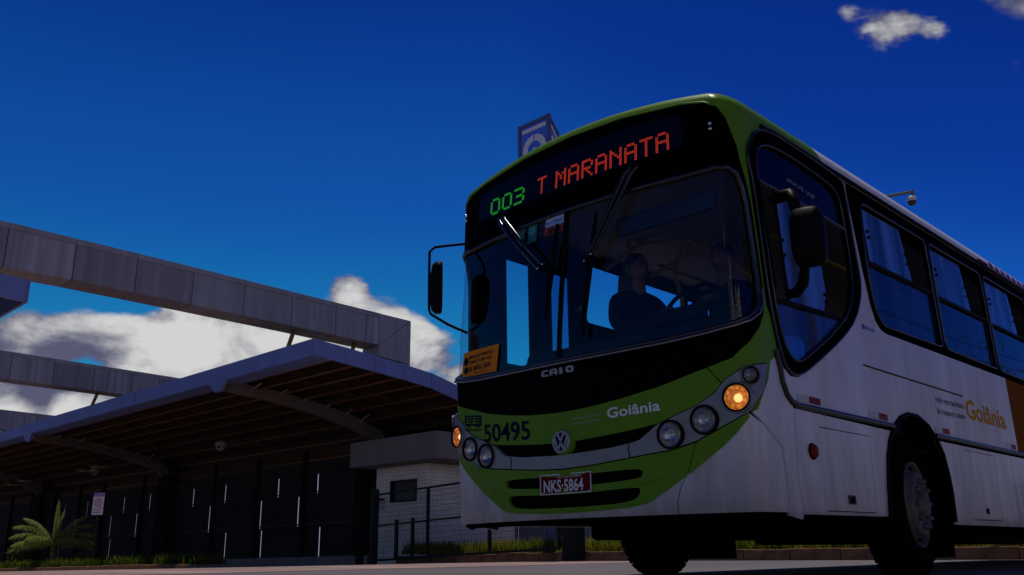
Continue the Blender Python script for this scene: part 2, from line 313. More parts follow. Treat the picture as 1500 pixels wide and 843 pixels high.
# ------------------------------------------------------------------ the bus: its skin as a surface S(a, t)
def sm(x,a,b):
    t=min(1,max(0,(x-a)/(b-a))); return t*t*(3-2*t)
def lerp_tab(x,tab):
    if x<=tab[0][0]: return tab[0][1]
    for (x0,y0),(x1,y1) in zip(tab,tab[1:]):
        if x<=x1:
            t=(x-x0)/(x1-x0); return y0+(y1-y0)*t
    return tab[-1][1]
CT=[(.30,.30),(.36,.262),(.45,.24),(.62,.235),(.86,.222),(1.2,.2),(1.4,.2),(1.7,.222),(2.0,.26),(2.4,.325),(2.75,.372),(2.9,.39)]
KT=[(.3,.13),(1.3,.13),(2.1,.1),(2.75,.045),(3,.04)]
UT=[(.3,1.256),(.42,1.262),(1.7,1.26),(2.9,1.23)]
T1=2.905; RR=.17; T2=T1+RR*math.pi/2
def S(a,t):
    """outer skin of the bus: a = across the front (|a|<1), round the corner (1..1.25), back along the side; t = height, then on over the roof"""
    sg=-1 if a<0 else 1; A=abs(a)
    tb=min(t,T1); ins=0; w=tb; RZ_=.118+.02*sm(A,1.0,1.3)
    if t>T1:
        if t<T2:
            th=(t-T1)/RR; ins=RR*(1-math.cos(th)); w=T1+RZ_*math.sin(th)
        else:
            ins=RR+(t-T2); w=T1+RZ_
    U=lerp_tab(tb,UT)-ins; c=lerp_tab(tb,CT)+ins; k=lerp_tab(tb,KT)
    u0=U-.105; v0=c+k*u0*u0; vb=v0+2*k*u0*.105; v2=max(.70,vb+.17)
    if ins>0: v2=max(.70+ins,vb+.17)
    if A<=1: u=A*u0; v=c+k*u*u
    elif A<=1.25:
        q=(A-1)/.25
        u=(1-q)**2*u0+2*q*(1-q)*U+q*q*U; v=(1-q)**2*v0+2*q*(1-q)*vb+q*q*v2
    else: u=U; v=v2+(A-1.25)
    w+=.14*(1-(u/1.2)**2)*sm(t,2.1,2.95)
    return (sg*u,v,w)

def SN(a, t):
    e = 1e-3; p = Vector(S(a, t)); da = Vector(S(a+e, t)) - Vector(S(a-e, t)); dt = Vector(S(a, t+e)) - Vector(S(a, t-e))
    n = da.cross(dt); return p, (n.normalized() if n.length > 1e-12 else Vector((0, 0, 1)))
def SO(a, t, off=0):
    p, n = SN(a, t); return p + n*off
def t_of_w(a, w):
    t = w
    for _ in range(8): t += (w - S(a, t)[2])
    return t
ALINES = [-1.5] + [i*.1 for i in range(-9, 10)] + [s*x for s in (-1, 1) for x in (1.0, 1.03, 1.06, 1.09, 1.12, 1.15, 1.18, 1.21, 1.25)]
TLINES = [.36, .42, .5, .62, .74, .86, 1.0, 1.2, 1.3, 1.4, 1.55, 1.7, 1.85, 2.0, 2.2, 2.4, 2.55, 2.7, 2.8, T1] + [T1+RR*PI/2*i/6 for i in range(1, 7)] + [T2+.15, T2+.35, T2+.6, T2+.85]
def patch(name, poly, m, parent, off=0.0, holes=(), depth=.018, mirror=False, tl=True):
    """a panel of the bus skin: polygon in (a, t), cut along the grid lines, bent onto S, with a turned-in edge"""
    if mirror: poly = [(-a, t) for a, t in poly][::-1]; holes = [[(-a, t) for a, t in h][::-1] for h in holes]
    loops = [[Vector((a, t, 0)) for a, t in poly]] + [[Vector((a, t, 0)) for a, t in h] for h in holes]
    flat = [v for l in loops for v in l]
    ed = []; k = 0
    for l in loops: ed += [(k+i, k+(i+1) % len(l)) for i in range(len(l))]; k += len(l)
    cv, ce, cf, *_r = delaunay_2d_cdt([v.to_2d() for v in flat], ed, [], 0, 1e-6)
    def inside(p, l):
        c = False
        for i in range(len(l)):
            x0, y0 = l[i-1][0], l[i-1][1]; x1, y1 = l[i][0], l[i][1]
            if (y0 > p.y) != (y1 > p.y) and p.x < (x1-x0)*(p.y-y0)/(y1-y0)+x0: c = not c
        return c
    flat = [Vector((v.x, v.y, 0)) for v in cv]; tris = []
    for f in cf:
        c = sum((cv[i] for i in f), Vector((0, 0)))/len(f)
        if inside(c, loops[0]) and not any(inside(c, l) for l in loops[1:]): tris.append(f)
    bm = bmesh.new(); vs = [bm.verts.new(v) for v in flat]
    for t in tris:
        try: bm.faces.new([vs[i] for i in t])
        except ValueError: pass
    amin = min(v.x for v in flat); amax = max(v.x for v in flat); tmin = min(v.y for v in flat); tmax = max(v.y for v in flat)
    al = [a for a in ALINES if amin+1e-4 < a < amax-1e-4] + [s*x for s in (-1, 1) for x in (2, 3, 4.5, 6, 7.5, 9, 10.5) if amin < s*x < amax]
    for a in al: bmesh.ops.bisect_plane(bm, geom=bm.verts[:]+bm.edges[:]+bm.faces[:], plane_co=(a, 0, 0), plane_no=(1, 0, 0), dist=1e-5)
    for t in TLINES:
        if tmin+1e-4 < t < tmax-1e-4: bmesh.ops.bisect_plane(bm, geom=bm.verts[:]+bm.edges[:]+bm.faces[:], plane_co=(0, t, 0), plane_no=(0, 1, 0), dist=1e-5)
    bm.verts.index_update()
    V = []; F = []; NR = []; SMO = []
    for v in bm.verts:
        p, n = SN(v.co.x, v.co.y); V.append(p + n*off); NR.append(n)
    for f in bm.faces:
        idx = [v.index for v in f.verts]
        if f.normal.z < 0: idx = idx[::-1]
        F.append(idx)
    if depth:
        for e in bm.edges:
            if len(e.link_faces) != 1: continue
            f = e.link_faces[0]; i, j = e.verts[0].index, e.verts[1].index
            c3 = f.calc_center_median(); a_, b_ = e.verts[0].co, e.verts[1].co
            k = len(V)
            pi, pj = V[i], V[j]; ni, nj = NR[i], NR[j]
            q = [pi, pj, pj - nj*depth, pi - ni*depth]
            cen = sum((V[w] for w in [v.index for v in f.verts]), Vector())/len(f.verts)
            rn = (q[1]-q[0]).cross(q[2]-q[1])
            if rn.length < 1e-12: continue
            rn.normalize()
            if rn.dot((pi+pj)/2 - cen) < 0: q = [q[1], q[0], q[3], q[2]]; rn = -rn
            V += q; NR += [(rn*.7+ni*.5).normalized(), (rn*.7+nj*.5).normalized(), rn, rn]; F.append([k, k+1, k+2, k+3])
    bm.free()
    me = bpy.data.meshes.new(name); me.from_pydata([tuple(v) for v in V], [], F)
    me.polygons.foreach_set('use_smooth', [True]*len(F)); me.materials.append(m)
    try: me.normals_split_custom_set_from_vertices([tuple(n) for n in NR])
    except Exception: pass
    return link(bpy.data.objects.new(name, me), parent)
def sym(right):
    """closed outline from its right half, listed from the top centre down to the bottom centre"""
    return right + [(-a, t) for a, t in right[::-1] if abs(a) > 1e-6]
def smooth_loop(pts, n=3):
    """Chaikin-rounded closed loop"""
    for _ in range(n):
        o = []
        for (x0, y0), (x1, y1) in zip(pts, pts[1:]+pts[:1]): o += [(x0*.75+x1*.25, y0*.75+y1*.25), (x0*.25+x1*.75, y0*.25+y1*.75)]
        pts = o
    return pts
def rrect(a0, a1, t0, t1, r=.05, n=4, ra=None):
    o = []
    ra = ra or r
    for cx, cy, s in ((a1-ra, t1-r, 0), (a0+ra, t1-r, 1), (a0+ra, t0+r, 2), (a1-ra, t0+r, 3)):
        o += [(cx+ra*math.cos((s+i/n)*PI/2), cy+r*math.sin((s+i/n)*PI/2)) for i in range(n+1)]
    return o
def tube_on(name, pts, r, m, parent, off=.0, n=8, mirror=False):
    if mirror: pts = [(-a, t) for a, t in pts]
    return MB().tube([SO(a, t, off) for a, t in pts], r, n).build(name, m, parent)
def surf_text(name, s, p0, p1, h, m, parent, off=.004, bold=0, mirror=False, size=1, space=1):
    """lettering laid on the skin: left end of the baseline p0, right end p1 in (a, t), capital height h"""
    vs, fs = text2d(s, size=1, bold=bold, space=space)
    x0 = min(v[0] for v in vs); x1 = max(v[0] for v in vs)
    y1 = max(v[1] for v in vs); cap = .70+bold
    o = []
    for x, y in vs:
        q = (x-x0)/(x1-x0); a = p0[0]+(p1[0]-p0[0])*q; t = p0[1]+(p1[1]-p0[1])*q + y/cap*h
        o.append(tuple(SO(a, t, off)))
    me = bpy.data.meshes.new(name); me.from_pydata(o, [], fs); me.materials.append(m)
    return link(bpy.data.objects.new(name, me), parent)
def A(v): return v + .55

bus = tag(empty('city_bus'), 'green and white city bus with lit destination sign and number 50495 turning in the road', 'bus')

# --- dark inner shell with the glass openings left out (both sides)
PITCH_W = 1.385
WIN = [(A(2.27)+PITCH_W*i, A(3.58)+PITCH_W*i) for i in range(6)]
WSO = [(0, 2.425), (.45, 2.43), (.81, 2.436), (1.0, 2.452), (1.087, 2.452), (1.135, 2.42), (1.165, 2.33), (1.178, 2.226), (1.19, 1.916), (1.197, 1.66), (1.18, 1.56), (1.13, 1.497),
       (1.06, 1.458), (.87, 1.425), (.677, 1.405), (.4, 1.392), (.157, 1.389), (0, 1.388)]
ws_open = sym([(a*.995, 1.88+(t-1.88)*.985) for a, t in WSO])
DRV = smooth_loop([(1.213, 2.55), (1.219, 2.63), (1.245, 2.715), (1.29, 2.775), (1.36, 2.82), (1.44, 2.848), (1.6, 2.864), (1.8, 2.862), (2.3, 2.848), (2.54, 2.83), (2.598, 2.79), (2.606, 2.60), (2.622, 2.30), (2.637, 2.08), (2.60, 1.93), (2.46, 1.735),
                   (2.21, 1.556), (1.70, 1.285), (1.53, 1.212), (1.43, 1.205), (1.345, 1.25), (1.295, 1.38), (1.245, 1.6), (1.238, 2.0), (1.23, 2.4)], 1)
DRVI = smooth_loop([(1.276, 2.54), (1.284, 2.61), (1.31, 2.665), (1.36, 2.705), (1.44, 2.738), (1.6, 2.76), (1.8, 2.763), (2.25, 2.74), (2.43, 2.71), (2.49, 2.62), (2.503, 2.40), (2.508, 2.12), (2.47, 1.93), (2.36, 1.76),
                    (2.10, 1.58), (1.70, 1.365), (1.56, 1.30), (1.47, 1.295), (1.385, 1.36), (1.335, 1.48), (1.302, 1.66), (1.288, 2.0), (1.28, 2.4)], 1)
REAR_V = A(11.95)
ARCH = [(2.624, .38), (2.66, .6), (2.714, .80), (2.79, .92), (2.872, 1.0), (3.02, 1.095), (3.178, 1.137), (3.36, 1.14), (3.538, 1.09), (3.68, 1.0), (3.78, .885), (3.835, .72), (3.851, .593), (3.845, .38)]
ARCH2 = [(a+5.95, t) for a, t in ARCH]
for sgn in (1, -1):
    hs = [rrect(a0-(.04 if i == 0 else 0), a1, 1.76 if i == 0 else 1.78, 2.735, .05) for i, (a0, a1) in enumerate(WIN)]
    if sgn > 0: hs = [DRVI] + hs; a_start = 1.285
    else:
        hs = [rrect(A(.875), A(1.255), .62, 2.55, .03), rrect(A(1.43), A(1.765), .62, 2.55, .03)] + [rrect(A(2.0), A(2.52), 2.19, 2.735, .04)] + [rrect(a0+.33, a1, 1.78, 2.735, .05) if i == 0 else h for i, (h, (a0, a1)) in enumerate(zip(hs, WIN))]
        a_start = 1.30
    if sgn > 0: patch('side_shell', [(a_start-.05, 2.86), (a_start-.05, 1.2), (2.5, 1.2), (REAR_V, 1.15), (REAR_V, 2.86)], CORE, bus, -.022, hs, 0)
    else: patch('side_shell', [(1.245, 2.86), (1.245, .45), (2.6, .45), (2.7, 1.2), (3.75, 1.2), (3.85, .45), (REAR_V, .45), (REAR_V, 2.86)], CORE, bus, -.022, hs, 0, mirror=True)

LAMPS = [(.667, .843, .076), (.847, .911, .076), (1.018, 1.021, .073), (1.102, 1.147, .047)]
def lamp_hole(a, t, r):
    e = 1e-3; ka = (Vector(S(a+e, t))-Vector(S(a-e, t))).length/(2*e)
    return [(a + r/ka*math.cos(2*PI*k/20), t + r*math.sin(2*PI*k/20)) for k in range(20)]
LHOLES = [lamp_hole(s_*a, t, r*.95) for s_ in (1, -1) for a, t, r in LAMPS]
patch('front_shell', sym([(0, 2.95), (1.0, 2.95), (1.3, 2.93), (1.26, 2.6), (1.25, 1.6), (1.30, 1.3), (1.30, .40), (0, .40)]), CORE, bus, -.022, [ws_open] + LHOLES, 0)
# --- front: black mask round windscreen and destination sign
MR = [(0, 2.915), (.409, 2.918), (.817, 2.922), (.959, 2.905), (1.058, 2.868), (1.11, 2.79), (1.162, 2.62), (1.172, 2.52), (1.192, 2.418), (1.210, 2.241), (1.221, 1.926), (1.226, 1.66), (1.214, 1.537), (1.186, 1.445),
      (1.127, 1.351), (1.019, 1.258), (.888, 1.214), (.633, 1.138), (.424, 1.097), (.25, 1.073), (.096, 1.062), (0, 1.060)]
fm = patch('front_mask', sym(MR), BLACK, bus, 0, [sym(WSO)], .02)
ws = empty('windscreen'); ws.parent = bus
g_r = [(.014, 2.425)] + WSO[1:-1] + [(.014, 1.388)]
for s in (False, True): patch('glass_pane', g_r, WSG, ws, -.012, (), .006, mirror=s)
MB().tube([SO(0, t, -.004) for t in (1.39, 1.6, 1.85, 2.1, 2.3, 2.43)], .017, 8).build('divider', RUBBER, ws)
tube_on('rubber_frame', sym(WSO)+[WSO[0]], .017, SHINYR, ws, .004)
patch('lower_lip', [(0, 1.345), (.4, 1.35), (.68, 1.362), (.88, 1.382), (1.07, 1.416), (1.16, 1.46), (1.2, 1.53), (1.208, 1.60), (1.196, 1.60), (1.178, 1.535), (1.13, 1.48), (1.06, 1.443), (.87, 1.41), (.68, 1.39), (.4, 1.376), (0, 1.372)], BLACK, bus, .008, (), .01)
patch('lower_lip', [(0, 1.345), (.4, 1.35), (.68, 1.362), (.88, 1.382), (1.07, 1.416), (1.16, 1.46), (1.2, 1.53), (1.208, 1.60), (1.196, 1.60), (1.178, 1.535), (1.13, 1.48), (1.06, 1.443), (.87, 1.41), (.68, 1.39), (.4, 1.376), (0, 1.372)], BLACK, bus, .008, (), .01, mirror=True)
LIPL = [(0, 1.366), (.4, 1.370), (.68, 1.383), (.88, 1.403), (1.05, 1.436), (1.13, 1.474), (1.182, 1.53), (1.203, 1.60), (1.207, 1.68)]
tube_on('lip_sheen', [(-a, t) for a, t in LIPL[:0:-1]] + LIPL, .0085, LIP, ws, .021, 8)
# destination sign
NAVYG = mat('sign window tint', (.003, .004, .012), .15, spec=.15)
dest = patch('destination_sign', [(-.86, 2.63), (-.5, 2.59), (0, 2.575), (.5, 2.60), (.815, 2.635), (.815, 2.80), (.785, 2.845), (.5, 2.835), (0, 2.815), (-.5, 2.825), (-.83, 2.84), (-.86, 2.80)], NAVYG, bus, .003, (), .003)
FONT = {'0': '01110 10001 10001 10001 10001 10001 01110', '3': '11110 00001 00001 01110 00001 00001 11110', 'T': '11111 00100 00100 00100 00100 00100 00100',
        'M': '10001 11011 10101 10101 10001 10001 10001', 'A': '01110 10001 10001 11111 10001 10001 10001', 'R': '11110 10001 10001 11110 10100 10010 10001', 'N': '10001 11001 10101 10011 10001 10001 10001'}
LEDO = emat('orange led', (1, .06, .008), .52*2**-EXPOSURE); LEDG = emat('green led', (.04, .75, .015), .5*2**-EXPOSURE)
def led(s, a0, a1, w0, w1, m, parent=None):
    """dot-matrix lettering: every lit dot is a small raised tile"""
    ncol = len(s)*12-2; da = (a1-a0)/ncol; dw = (w1-w0)/14
    for ci, ch in enumerate(s):
        b = MB()
        for r, row in enumerate(FONT[ch].split()):
            for c, bit in enumerate(row):
                if bit == '0': continue
                for i in range(2):
                    for j in range(2):
                        a = a0 + (ci*12+c*2+i+.5)*da; w = w1 - (r*2+j+.5)*dw; t = t_of_w(a, w)
                        h = .31
                        b.add([SO(a-da*h, t-dw*h, .0065), SO(a+da*h, t-dw*h, .0065), SO(a+da*h, t+dw*h, .0065), SO(a-da*h, t+dw*h, .0065)], [(0, 1, 2, 3)])
        tag(b.build('led_letter', m, dest), kind='stuff')
led('003', -.727, -.385, 2.672, 2.805, LEDG)
led('T', -.265, -.185, 2.680, 2.815, LEDO)
led('MARANATA', -.105, .735, 2.675, 2.813, LEDO)
for s in (-1, 1):
    mk = MB(); c, n = SN(s*.994, 2.73); mk.sphere(c, .034, 10, 8, (.55, .5, 1.3)); mk_o = mk.build('marker_lamp', BLACK, bus)
    for dz in (-.018, .018): MB().sphere(c + n*.012 + Vector((0, 0, dz)), .014, 8, 6).build('lens', CHROME, mk_o)
# roof front cap
NT = T2+.95
capR = [(0, 2.915), (.409, 2.918), (.817, 2.922), (.959, 2.905), (1.058, 2.868), (1.11, 2.79), (1.162, 2.62), (1.172, 2.52), (1.215, 2.52), (1.222, 2.64), (1.24, 2.70), (1.30, 2.785), (1.40, 2.848), (1.6, 2.872), (2.314, 2.86), (2.25, 2.93), (2.19, 3.0), (2.14, T2), (2.14, NT), (0, NT)]
patch('roof_front_cap', capR + [(-a, t) for a, t in capR[::-1] if a > 0], GREEN, bus, .002, (), .03)
for s in (False, True):
    patch('roof_panel', [(2.314, 2.86), (5.7, 2.865), (5.7, NT), (2.14, NT), (2.14, T2), (2.19, 3.0), (2.25, 2.93)], ROOFW, bus, .001, (), .02, mirror=s)
    patch('roof_panel', [(5.705, 2.865), (REAR_V, 2.865), (REAR_V, NT), (5.705, NT)], ROOFW, bus, .001, (), .02, mirror=s)
MB().box(-.12, .12, 1.6, 11.9, 3.16, 3.19).build('roof_ridge', ROOFW, bus)
tube_on('gutter', [(1.4, 2.862), (1.6, 2.876), (2.314, 2.866), (5.7, 2.866), (REAR_V, 2.866)], .014, RUBBER, bus, .01)
tube_on('gutter', [(1.4, 2.862), (1.6, 2.876), (2.314, 2.866), (5.7, 2.866), (REAR_V, 2.866)], .014, RUBBER, bus, .01, mirror=True)
tube_on('visor_edge', [(-1.11, 2.80), (-1.05, 2.875), (-.959, 2.912), (-.817, 2.928), (-.409, 2.926), (0, 2.923), (.409, 2.926), (.817, 2.928), (.959, 2.912), (1.05, 2.875), (1.11, 2.80)], .007, GREEN, bus, .004)

# --- front: green panels, bezel, bumper
up_edge = [(0, 1.052), (.096, 1.054), (.25, 1.065), (.424, 1.089), (.633, 1.130), (.882, 1.207)]
PODTOP = [(.944, 1.110), (.910, 1.066), (.806, .996), (.717, .964), (.60, .914), (.477, .896), (.327, .880), (.26, .874), (.079, .862), (0, .86)]
gt = patch('bonnet_panel', sym(up_edge + PODTOP), GREEN, bus, 0, (), .03)
pillar = [(.888, 1.209), (1.019, 1.252), (1.127, 1.345), (1.188, 1.441), (1.217, 1.535), (1.230, 1.66), (1.225, 1.926), (1.214, 2.241), (1.196, 2.418), (1.176, 2.515), (1.213, 2.515), (1.228, 2.0), (1.234, 1.6), (1.284, 1.38), (1.288, 1.335),
          (1.228, 1.256), (1.207, 1.139), (1.134, .957), (1.105, .945), (1.180, 1.071), (1.198, 1.143), (1.210, 1.240), (1.099, 1.205), (.983, 1.147), (.948, 1.116)]
frside = [(1.286, 1.33), (1.228, 1.256), (1.207, 1.139), (1.134, .957), (1.103, .943), (1.169, .872), (1.249, .757), (1.259, .495), (1.263, .375), (1.41, .355), (1.424, .38), (1.390, .62), (1.425, 1.0), (1.385, 1.05), (1.335, 1.09), (1.302, 1.15), (1.288, 1.23)]
cbump = [(.796, .787), (.982, .888), (1.076, .933), (1.162, .866), (1.240, .755), (1.250, .495), (1.254, .392), (.668, .392), (.673, .453), (.697, .544), (.739, .621)]
cfilm = [(.796, .787), (.982, .888), (1.076, .933), (1.079, .909), (.923, .753), (.741, .607), (.739, .621)]
for s in (False, True):
    patch('corner_pillar', pillar, GREEN, bus, .001, (), .02, mirror=s)
    patch('front_side_panel', frside, WHITE, bus, .0, (), .02, mirror=s)
    cb = patch('bumper_corner', cbump, WHITE, bus, .002, (), .025, mirror=s)
    patch('green_band', cfilm, GREEN, cb, .0045, (), 0, mirror=s)
SL1 = smooth_loop(sym([(0, .650), (.43, .662), (.492, .656), (.497, .625), (.47, .600), (0, .576)]), 2)
SL2 = smooth_loop(sym([(0, .534), (.43, .555), (.482, .548), (.462, .50), (.42, .475), (.30, .462), (0, .456)]), 2)
bc = [(0, .690), (.194, .699), (.394, .720), (.662, .750), (.789, .784), (.733, .621), (.691, .544), (.667, .453), (.662, .392), (0, .392)]
bf = [(0, .690), (.194, .699), (.394, .720), (.662, .750), (.789, .784), (.733, .621), (.728, .60), (.62, .525), (.535, .470), (.50, .455), (.40, .440), (.228, .430), (0, .424)]
GROW = lambda l: [((a*1.03), .5*(max(q[1] for q in l)+min(q[1] for q in l)) + (t-.5*(max(q[1] for q in l)+min(q[1] for q in l)))*1.12) for a, t in l]
bump = patch('bumper', sym(bc), WHITE, bus, .002, [GROW(SL1), GROW(SL2)], .02)
patch('green_band', sym(bf), GREEN, bump, .0045, [SL1, SL2], .035)
for t_, a_ in ((.628, .47), (.604, .45), (.527, .44), (.503, .42), (.48, .36)): tube_on('grille_slat', [(-a_, t_), (-a_/2, t_-.006), (0, t_-.008), (a_/2, t_-.006), (a_, t_)], .006, CORE, bump, -.03, 6)
tube_on('bumper_crease', [(-.62, .60), (-.5, .572), (0, .556), (.5, .572), (.62, .60)], .008, GREEN, bump, .001)
MB().tube([SO(a, .385, -.05) for a in (-1.15, -1, -.8, -.5, 0, .5, .8, 1, 1.15)], .035, 8).build('under_lip', CORE, bus)
bz = [(0, .783), (.073, .784), (.32, .797), (.46, .818), (.493, .828), (.541, .863), (.592, .903), (.717, .956), (.806, .989), (.915, 1.060), (.950, 1.108), (.985, 1.140), (1.099, 1.199), (1.206, 1.232), (1.192, 1.143), (1.174, 1.071), (1.096, .95), (.982, .897), (.794, .796), (.662, .758), (.394, .728), (.194, .707), (0, .699)]
bezel = patch('lamp_bezel', sym(bz), SILVER, bus, .006, LHOLES, .03)
for s in (-1, 1):
    tube_on('bezel_seam', [(s*.43, .812), (s*.425, .77), (s*.43, .728)], .003, CORE, bezel, .007, 6)
AMBER = emat('lit amber lens', (1, .34, .03), .26*2**-EXPOSURE, (.6, .2, .02)); AMBER2 = emat('lit amber bulb', (1, .62, .22), 1.5*2**-EXPOSURE)
tA = AMBER.node_tree; nA = tA.nodes.new('ShaderNodeTexVoronoi'); nA.inputs['Scale'].default_value = 42; cA = tA.nodes.new('ShaderNodeTexCoord'); tA.links.new(cA.outputs['Object'], nA.inputs[0])
rA = tA.nodes.new('ShaderNodeMapRange'); rA.inputs[1].default_value = .1; rA.inputs[2].default_value = .6; rA.inputs[3].default_value = .62*2**-EXPOSURE; rA.inputs[4].default_value = .06*2**-EXPOSURE; tA.links.new(nA.outputs['Distance'], rA.inputs[0]); tA.links.new(rA.outputs[0], tA.nodes['Principled BSDF'].inputs['Emission Strength'])   # pebbled lens
BOWL = mat('lamp reflector', (.50, .50, .53), .14, metal=1, bump=.35, bscale=30)
for s in (-1, 1):
    for i, (a, t, r) in enumerate(LAMPS):
        p, n = SN(s*a, t); ax = (n*.75 + Vector((0, -1, .0))*.6).normalized() if i < 3 else (n*.8+Vector((s*.2, -.35, 0))).normalized()
        o = p + ax*(.012 if i < 3 else .02)
        hl = MB().lathe([(-.06, r*1.13), (.010, r*1.13), (.018, r*1.07), (.012, r*.98), (-.03, r*.97)], o, ax, 28).build('headlamp' if i < 3 else 'side_lamp', RUBBER if i < 3 else BLACK, bus)
        MB().lathe([(.0, r*.97), (-.02, r*.9), (-.045, r*.62), (-.06, r*.25), (-.062, .001)], o, ax, 28).build('reflector', BOWL if i != 2 else AMBER, hl)
        MB().sphere(o - ax*.034, r*(.34 if i == 2 else .2), 10, 8).build('bulb', AMBER2 if i == 2 else CHROME, hl)
        MB().lathe([(.004, r*.98), (.016, r*.8), (.024, r*.45), (.027, .001)], o, ax, 28).build('lens', LENS, hl)
        if i == 3: MB().lathe([(.012, r*1.03), (.03, r*1.03)], o, ax, 28).build('trim_ring', SILVER, hl)
        if i >= 2:
            sv = Vector((s, 0, 0)); MB().lathe([(-.05, r*1.32), (.004, r*1.25), (.014, r*1.14), (.006, r*1.1)], o - ax*.004, ax, 28).build('hood', SILVER, hl)
# badge: ring with V over W on a green boss
p, n = SN(0, .864); ax = Vector((0, -1, .02)).normalized()
boss = MB().lathe([(-.04, .088), (.006, .084), (.014, .074), (.016, .001)], p, ax, 32).build('badge', GREEN, bus)
MB().lathe([(.016, .070), (.017, .001)], p, ax, 32).build('badge_disc', NAVY, boss)
MB().lathe([(.012, .0705), (.026, .070), (.026, .058), (.014, .057)], p, ax, 32).build('ring', SILVP, boss)
bd = MB()
def stroke(b, x0, z0, x1, z1, w, y0, y1):
    d = Vector((x1-x0, z1-z0)); q = Vector((-d.y, d.x)).normalized()*w/2
    pl = [(x0+q.x, z0+q.y), (x1+q.x, z1+q.y), (x1-q.x, z1-q.y), (x0-q.x, z0-q.y)]
    b.prism(pl, lambda x, z: (p.x+x, p.y+y0, p.z+z), (0, y1-y0, 0))
for x0, z0, x1, z1 in ((-.026, .052, 0, .002), (.026, .052, 0, .0022), (-.052, .026, -.024, -.052), (-.024, -.0522, 0, -.004), (.024, -.052, 0, -.0042), (.052, .0262, .024, -.0518)): stroke(bd, x0, z0, x1, z1, .0115, -.0255, -.016)
bd.build('emblem', SILVP, boss)
# letters of the front
surf_text('lettering', '50495', (-.690, .942), (-.250, .910), .123, NAVY, gt, bold=.012)
surf_text('lettering', 'Goi\u00e2nia', (.312, .977), (.624, .990), .062, WHITEL, gt, bold=.02)
surf_text('lettering', 'rede metropolitana', (.068, .991), (.270, .999), .020, PALEL, gt)
surf_text('lettering', 'de transporte coletivo', (.074, .960), (.270, .967), .020, PALEL, gt)
surf_text('lettering', 'RAPIDO ARAGUAIA', (-.905, 1.048), (-.722, 1.023), .018, NAVY, gt, bold=.01)
lg = MB()
def sp(b, x0, x1, y0, y1, off=.004):
    f = lambda x, y: SO(-.915 + x*.2, 1.078 - x*.028 + y*.083, off)
    b.add([f(x0, y0), f((x0+x1)/2, y0), f(x1, y0), f(x1, y1), f((x0+x1)/2, y1), f(x0, y1)], [(0, 1, 4, 5), (1, 2, 3, 4)])
for q in ((0, 1, .86, 1), (0, .06, .1, .85), (.94, 1, .12, .85), (0, .98, .12, .26), (.08, .28, .68, .78), (.28, .34, .30, .78), (.08, .27, .42, .52), (.40, .62, .68, .78), (.40, .46, .3, .67), (.47, .62, .46, .54), (.68, .90, .68, .78), (.68, .74, .3, .67), (.84, .90, .3, .67), (.75, .83, .44, .52), (.15, .30, 0, .11), (.70, .85, 0, .11)): sp(lg, *q)
tag(lg.build('bus_logo', NAVY, gt), kind='stuff')
cl = MB()
def cq(x0, x1, y0, y1):
    f = lambda x, y: SO(-.125+x*.235, 1.298+y*.041+.0*x, .012)
    g = lambda x, y: SO(-.125+x*.235, 1.298+y*.041, .0)
    cl.add([f(x0, y0), f(x1, y0), f(x1, y1), f(x0, y1), g(x0, y0), g(x1, y0), g(x1, y1), g(x0, y1)], [(0, 1, 2, 3), (0, 4, 5, 1), (1, 5, 6, 2), (2, 6, 7, 3), (3, 7, 4, 0)])
for x0 in (0, .27, .78):
    k = x0; e = 1e-3
    if x0 == 0: R_ = ((0, .06, .15, .85), (.02, .21, 0, .24), (.02, .21, .76, 1))
    elif x0 == .27: R_ = ((0, .06, 0, .85), (.17, .23, 0, .85), (.03, .2, .76, 1), (.06, .17, .3, .48))
    else: R_ = ((0, .06, .12, .88), (.16, .22, .12, .88), (.03, .19, 0, .24), (.03, .19, .76, 1))
    for q in R_: cq(k+q[0], k+q[1], q[2], q[3])
cq(.58, .66, 0, 1); tag(cl.build('maker_letters', SILVP, fm), kind='stuff')
# number plate
pc = [SO(-.186, .668, .0), SO(.183, .670, .0)]
plate = MB().box(-.213, .213, .232, .240, .542, .669).build('number_plate', PLATER, bus, .006)
pr = MB()
for x0, x1, z0, z1 in ((-.212, .212, .6625, .668), (-.212, .212, .543, .5485), (-.212, -.2065, .549, .662), (.2065, .212, .549, .662)): pr.box(x0, x1, .2285, .2325, z0, z1)
pr.build('rim', PLATEW, plate)
text_plane('lettering', 'NKS\u00b75864', lambda x, y: (x*.1125-.186, .2295, .558+y*.105), PLATEW, plate, bold=.018, sx=.72)
text_plane('lettering', 'GO\u00b7GOI\u00c2NIA', lambda x, y: (x*.03-.066, .2295, .641+y*.024), PLATEW, plate, bold=0, space=1.15)
for x in (-.19, .19, -.05, .1): MB().lathe([(-.005, .006), (.004, .006), (.005, .001)], (x, .229, .655 if abs(x) < .15 else .553), (0, -1, 0), 8).build('screw', CHROME, plate)
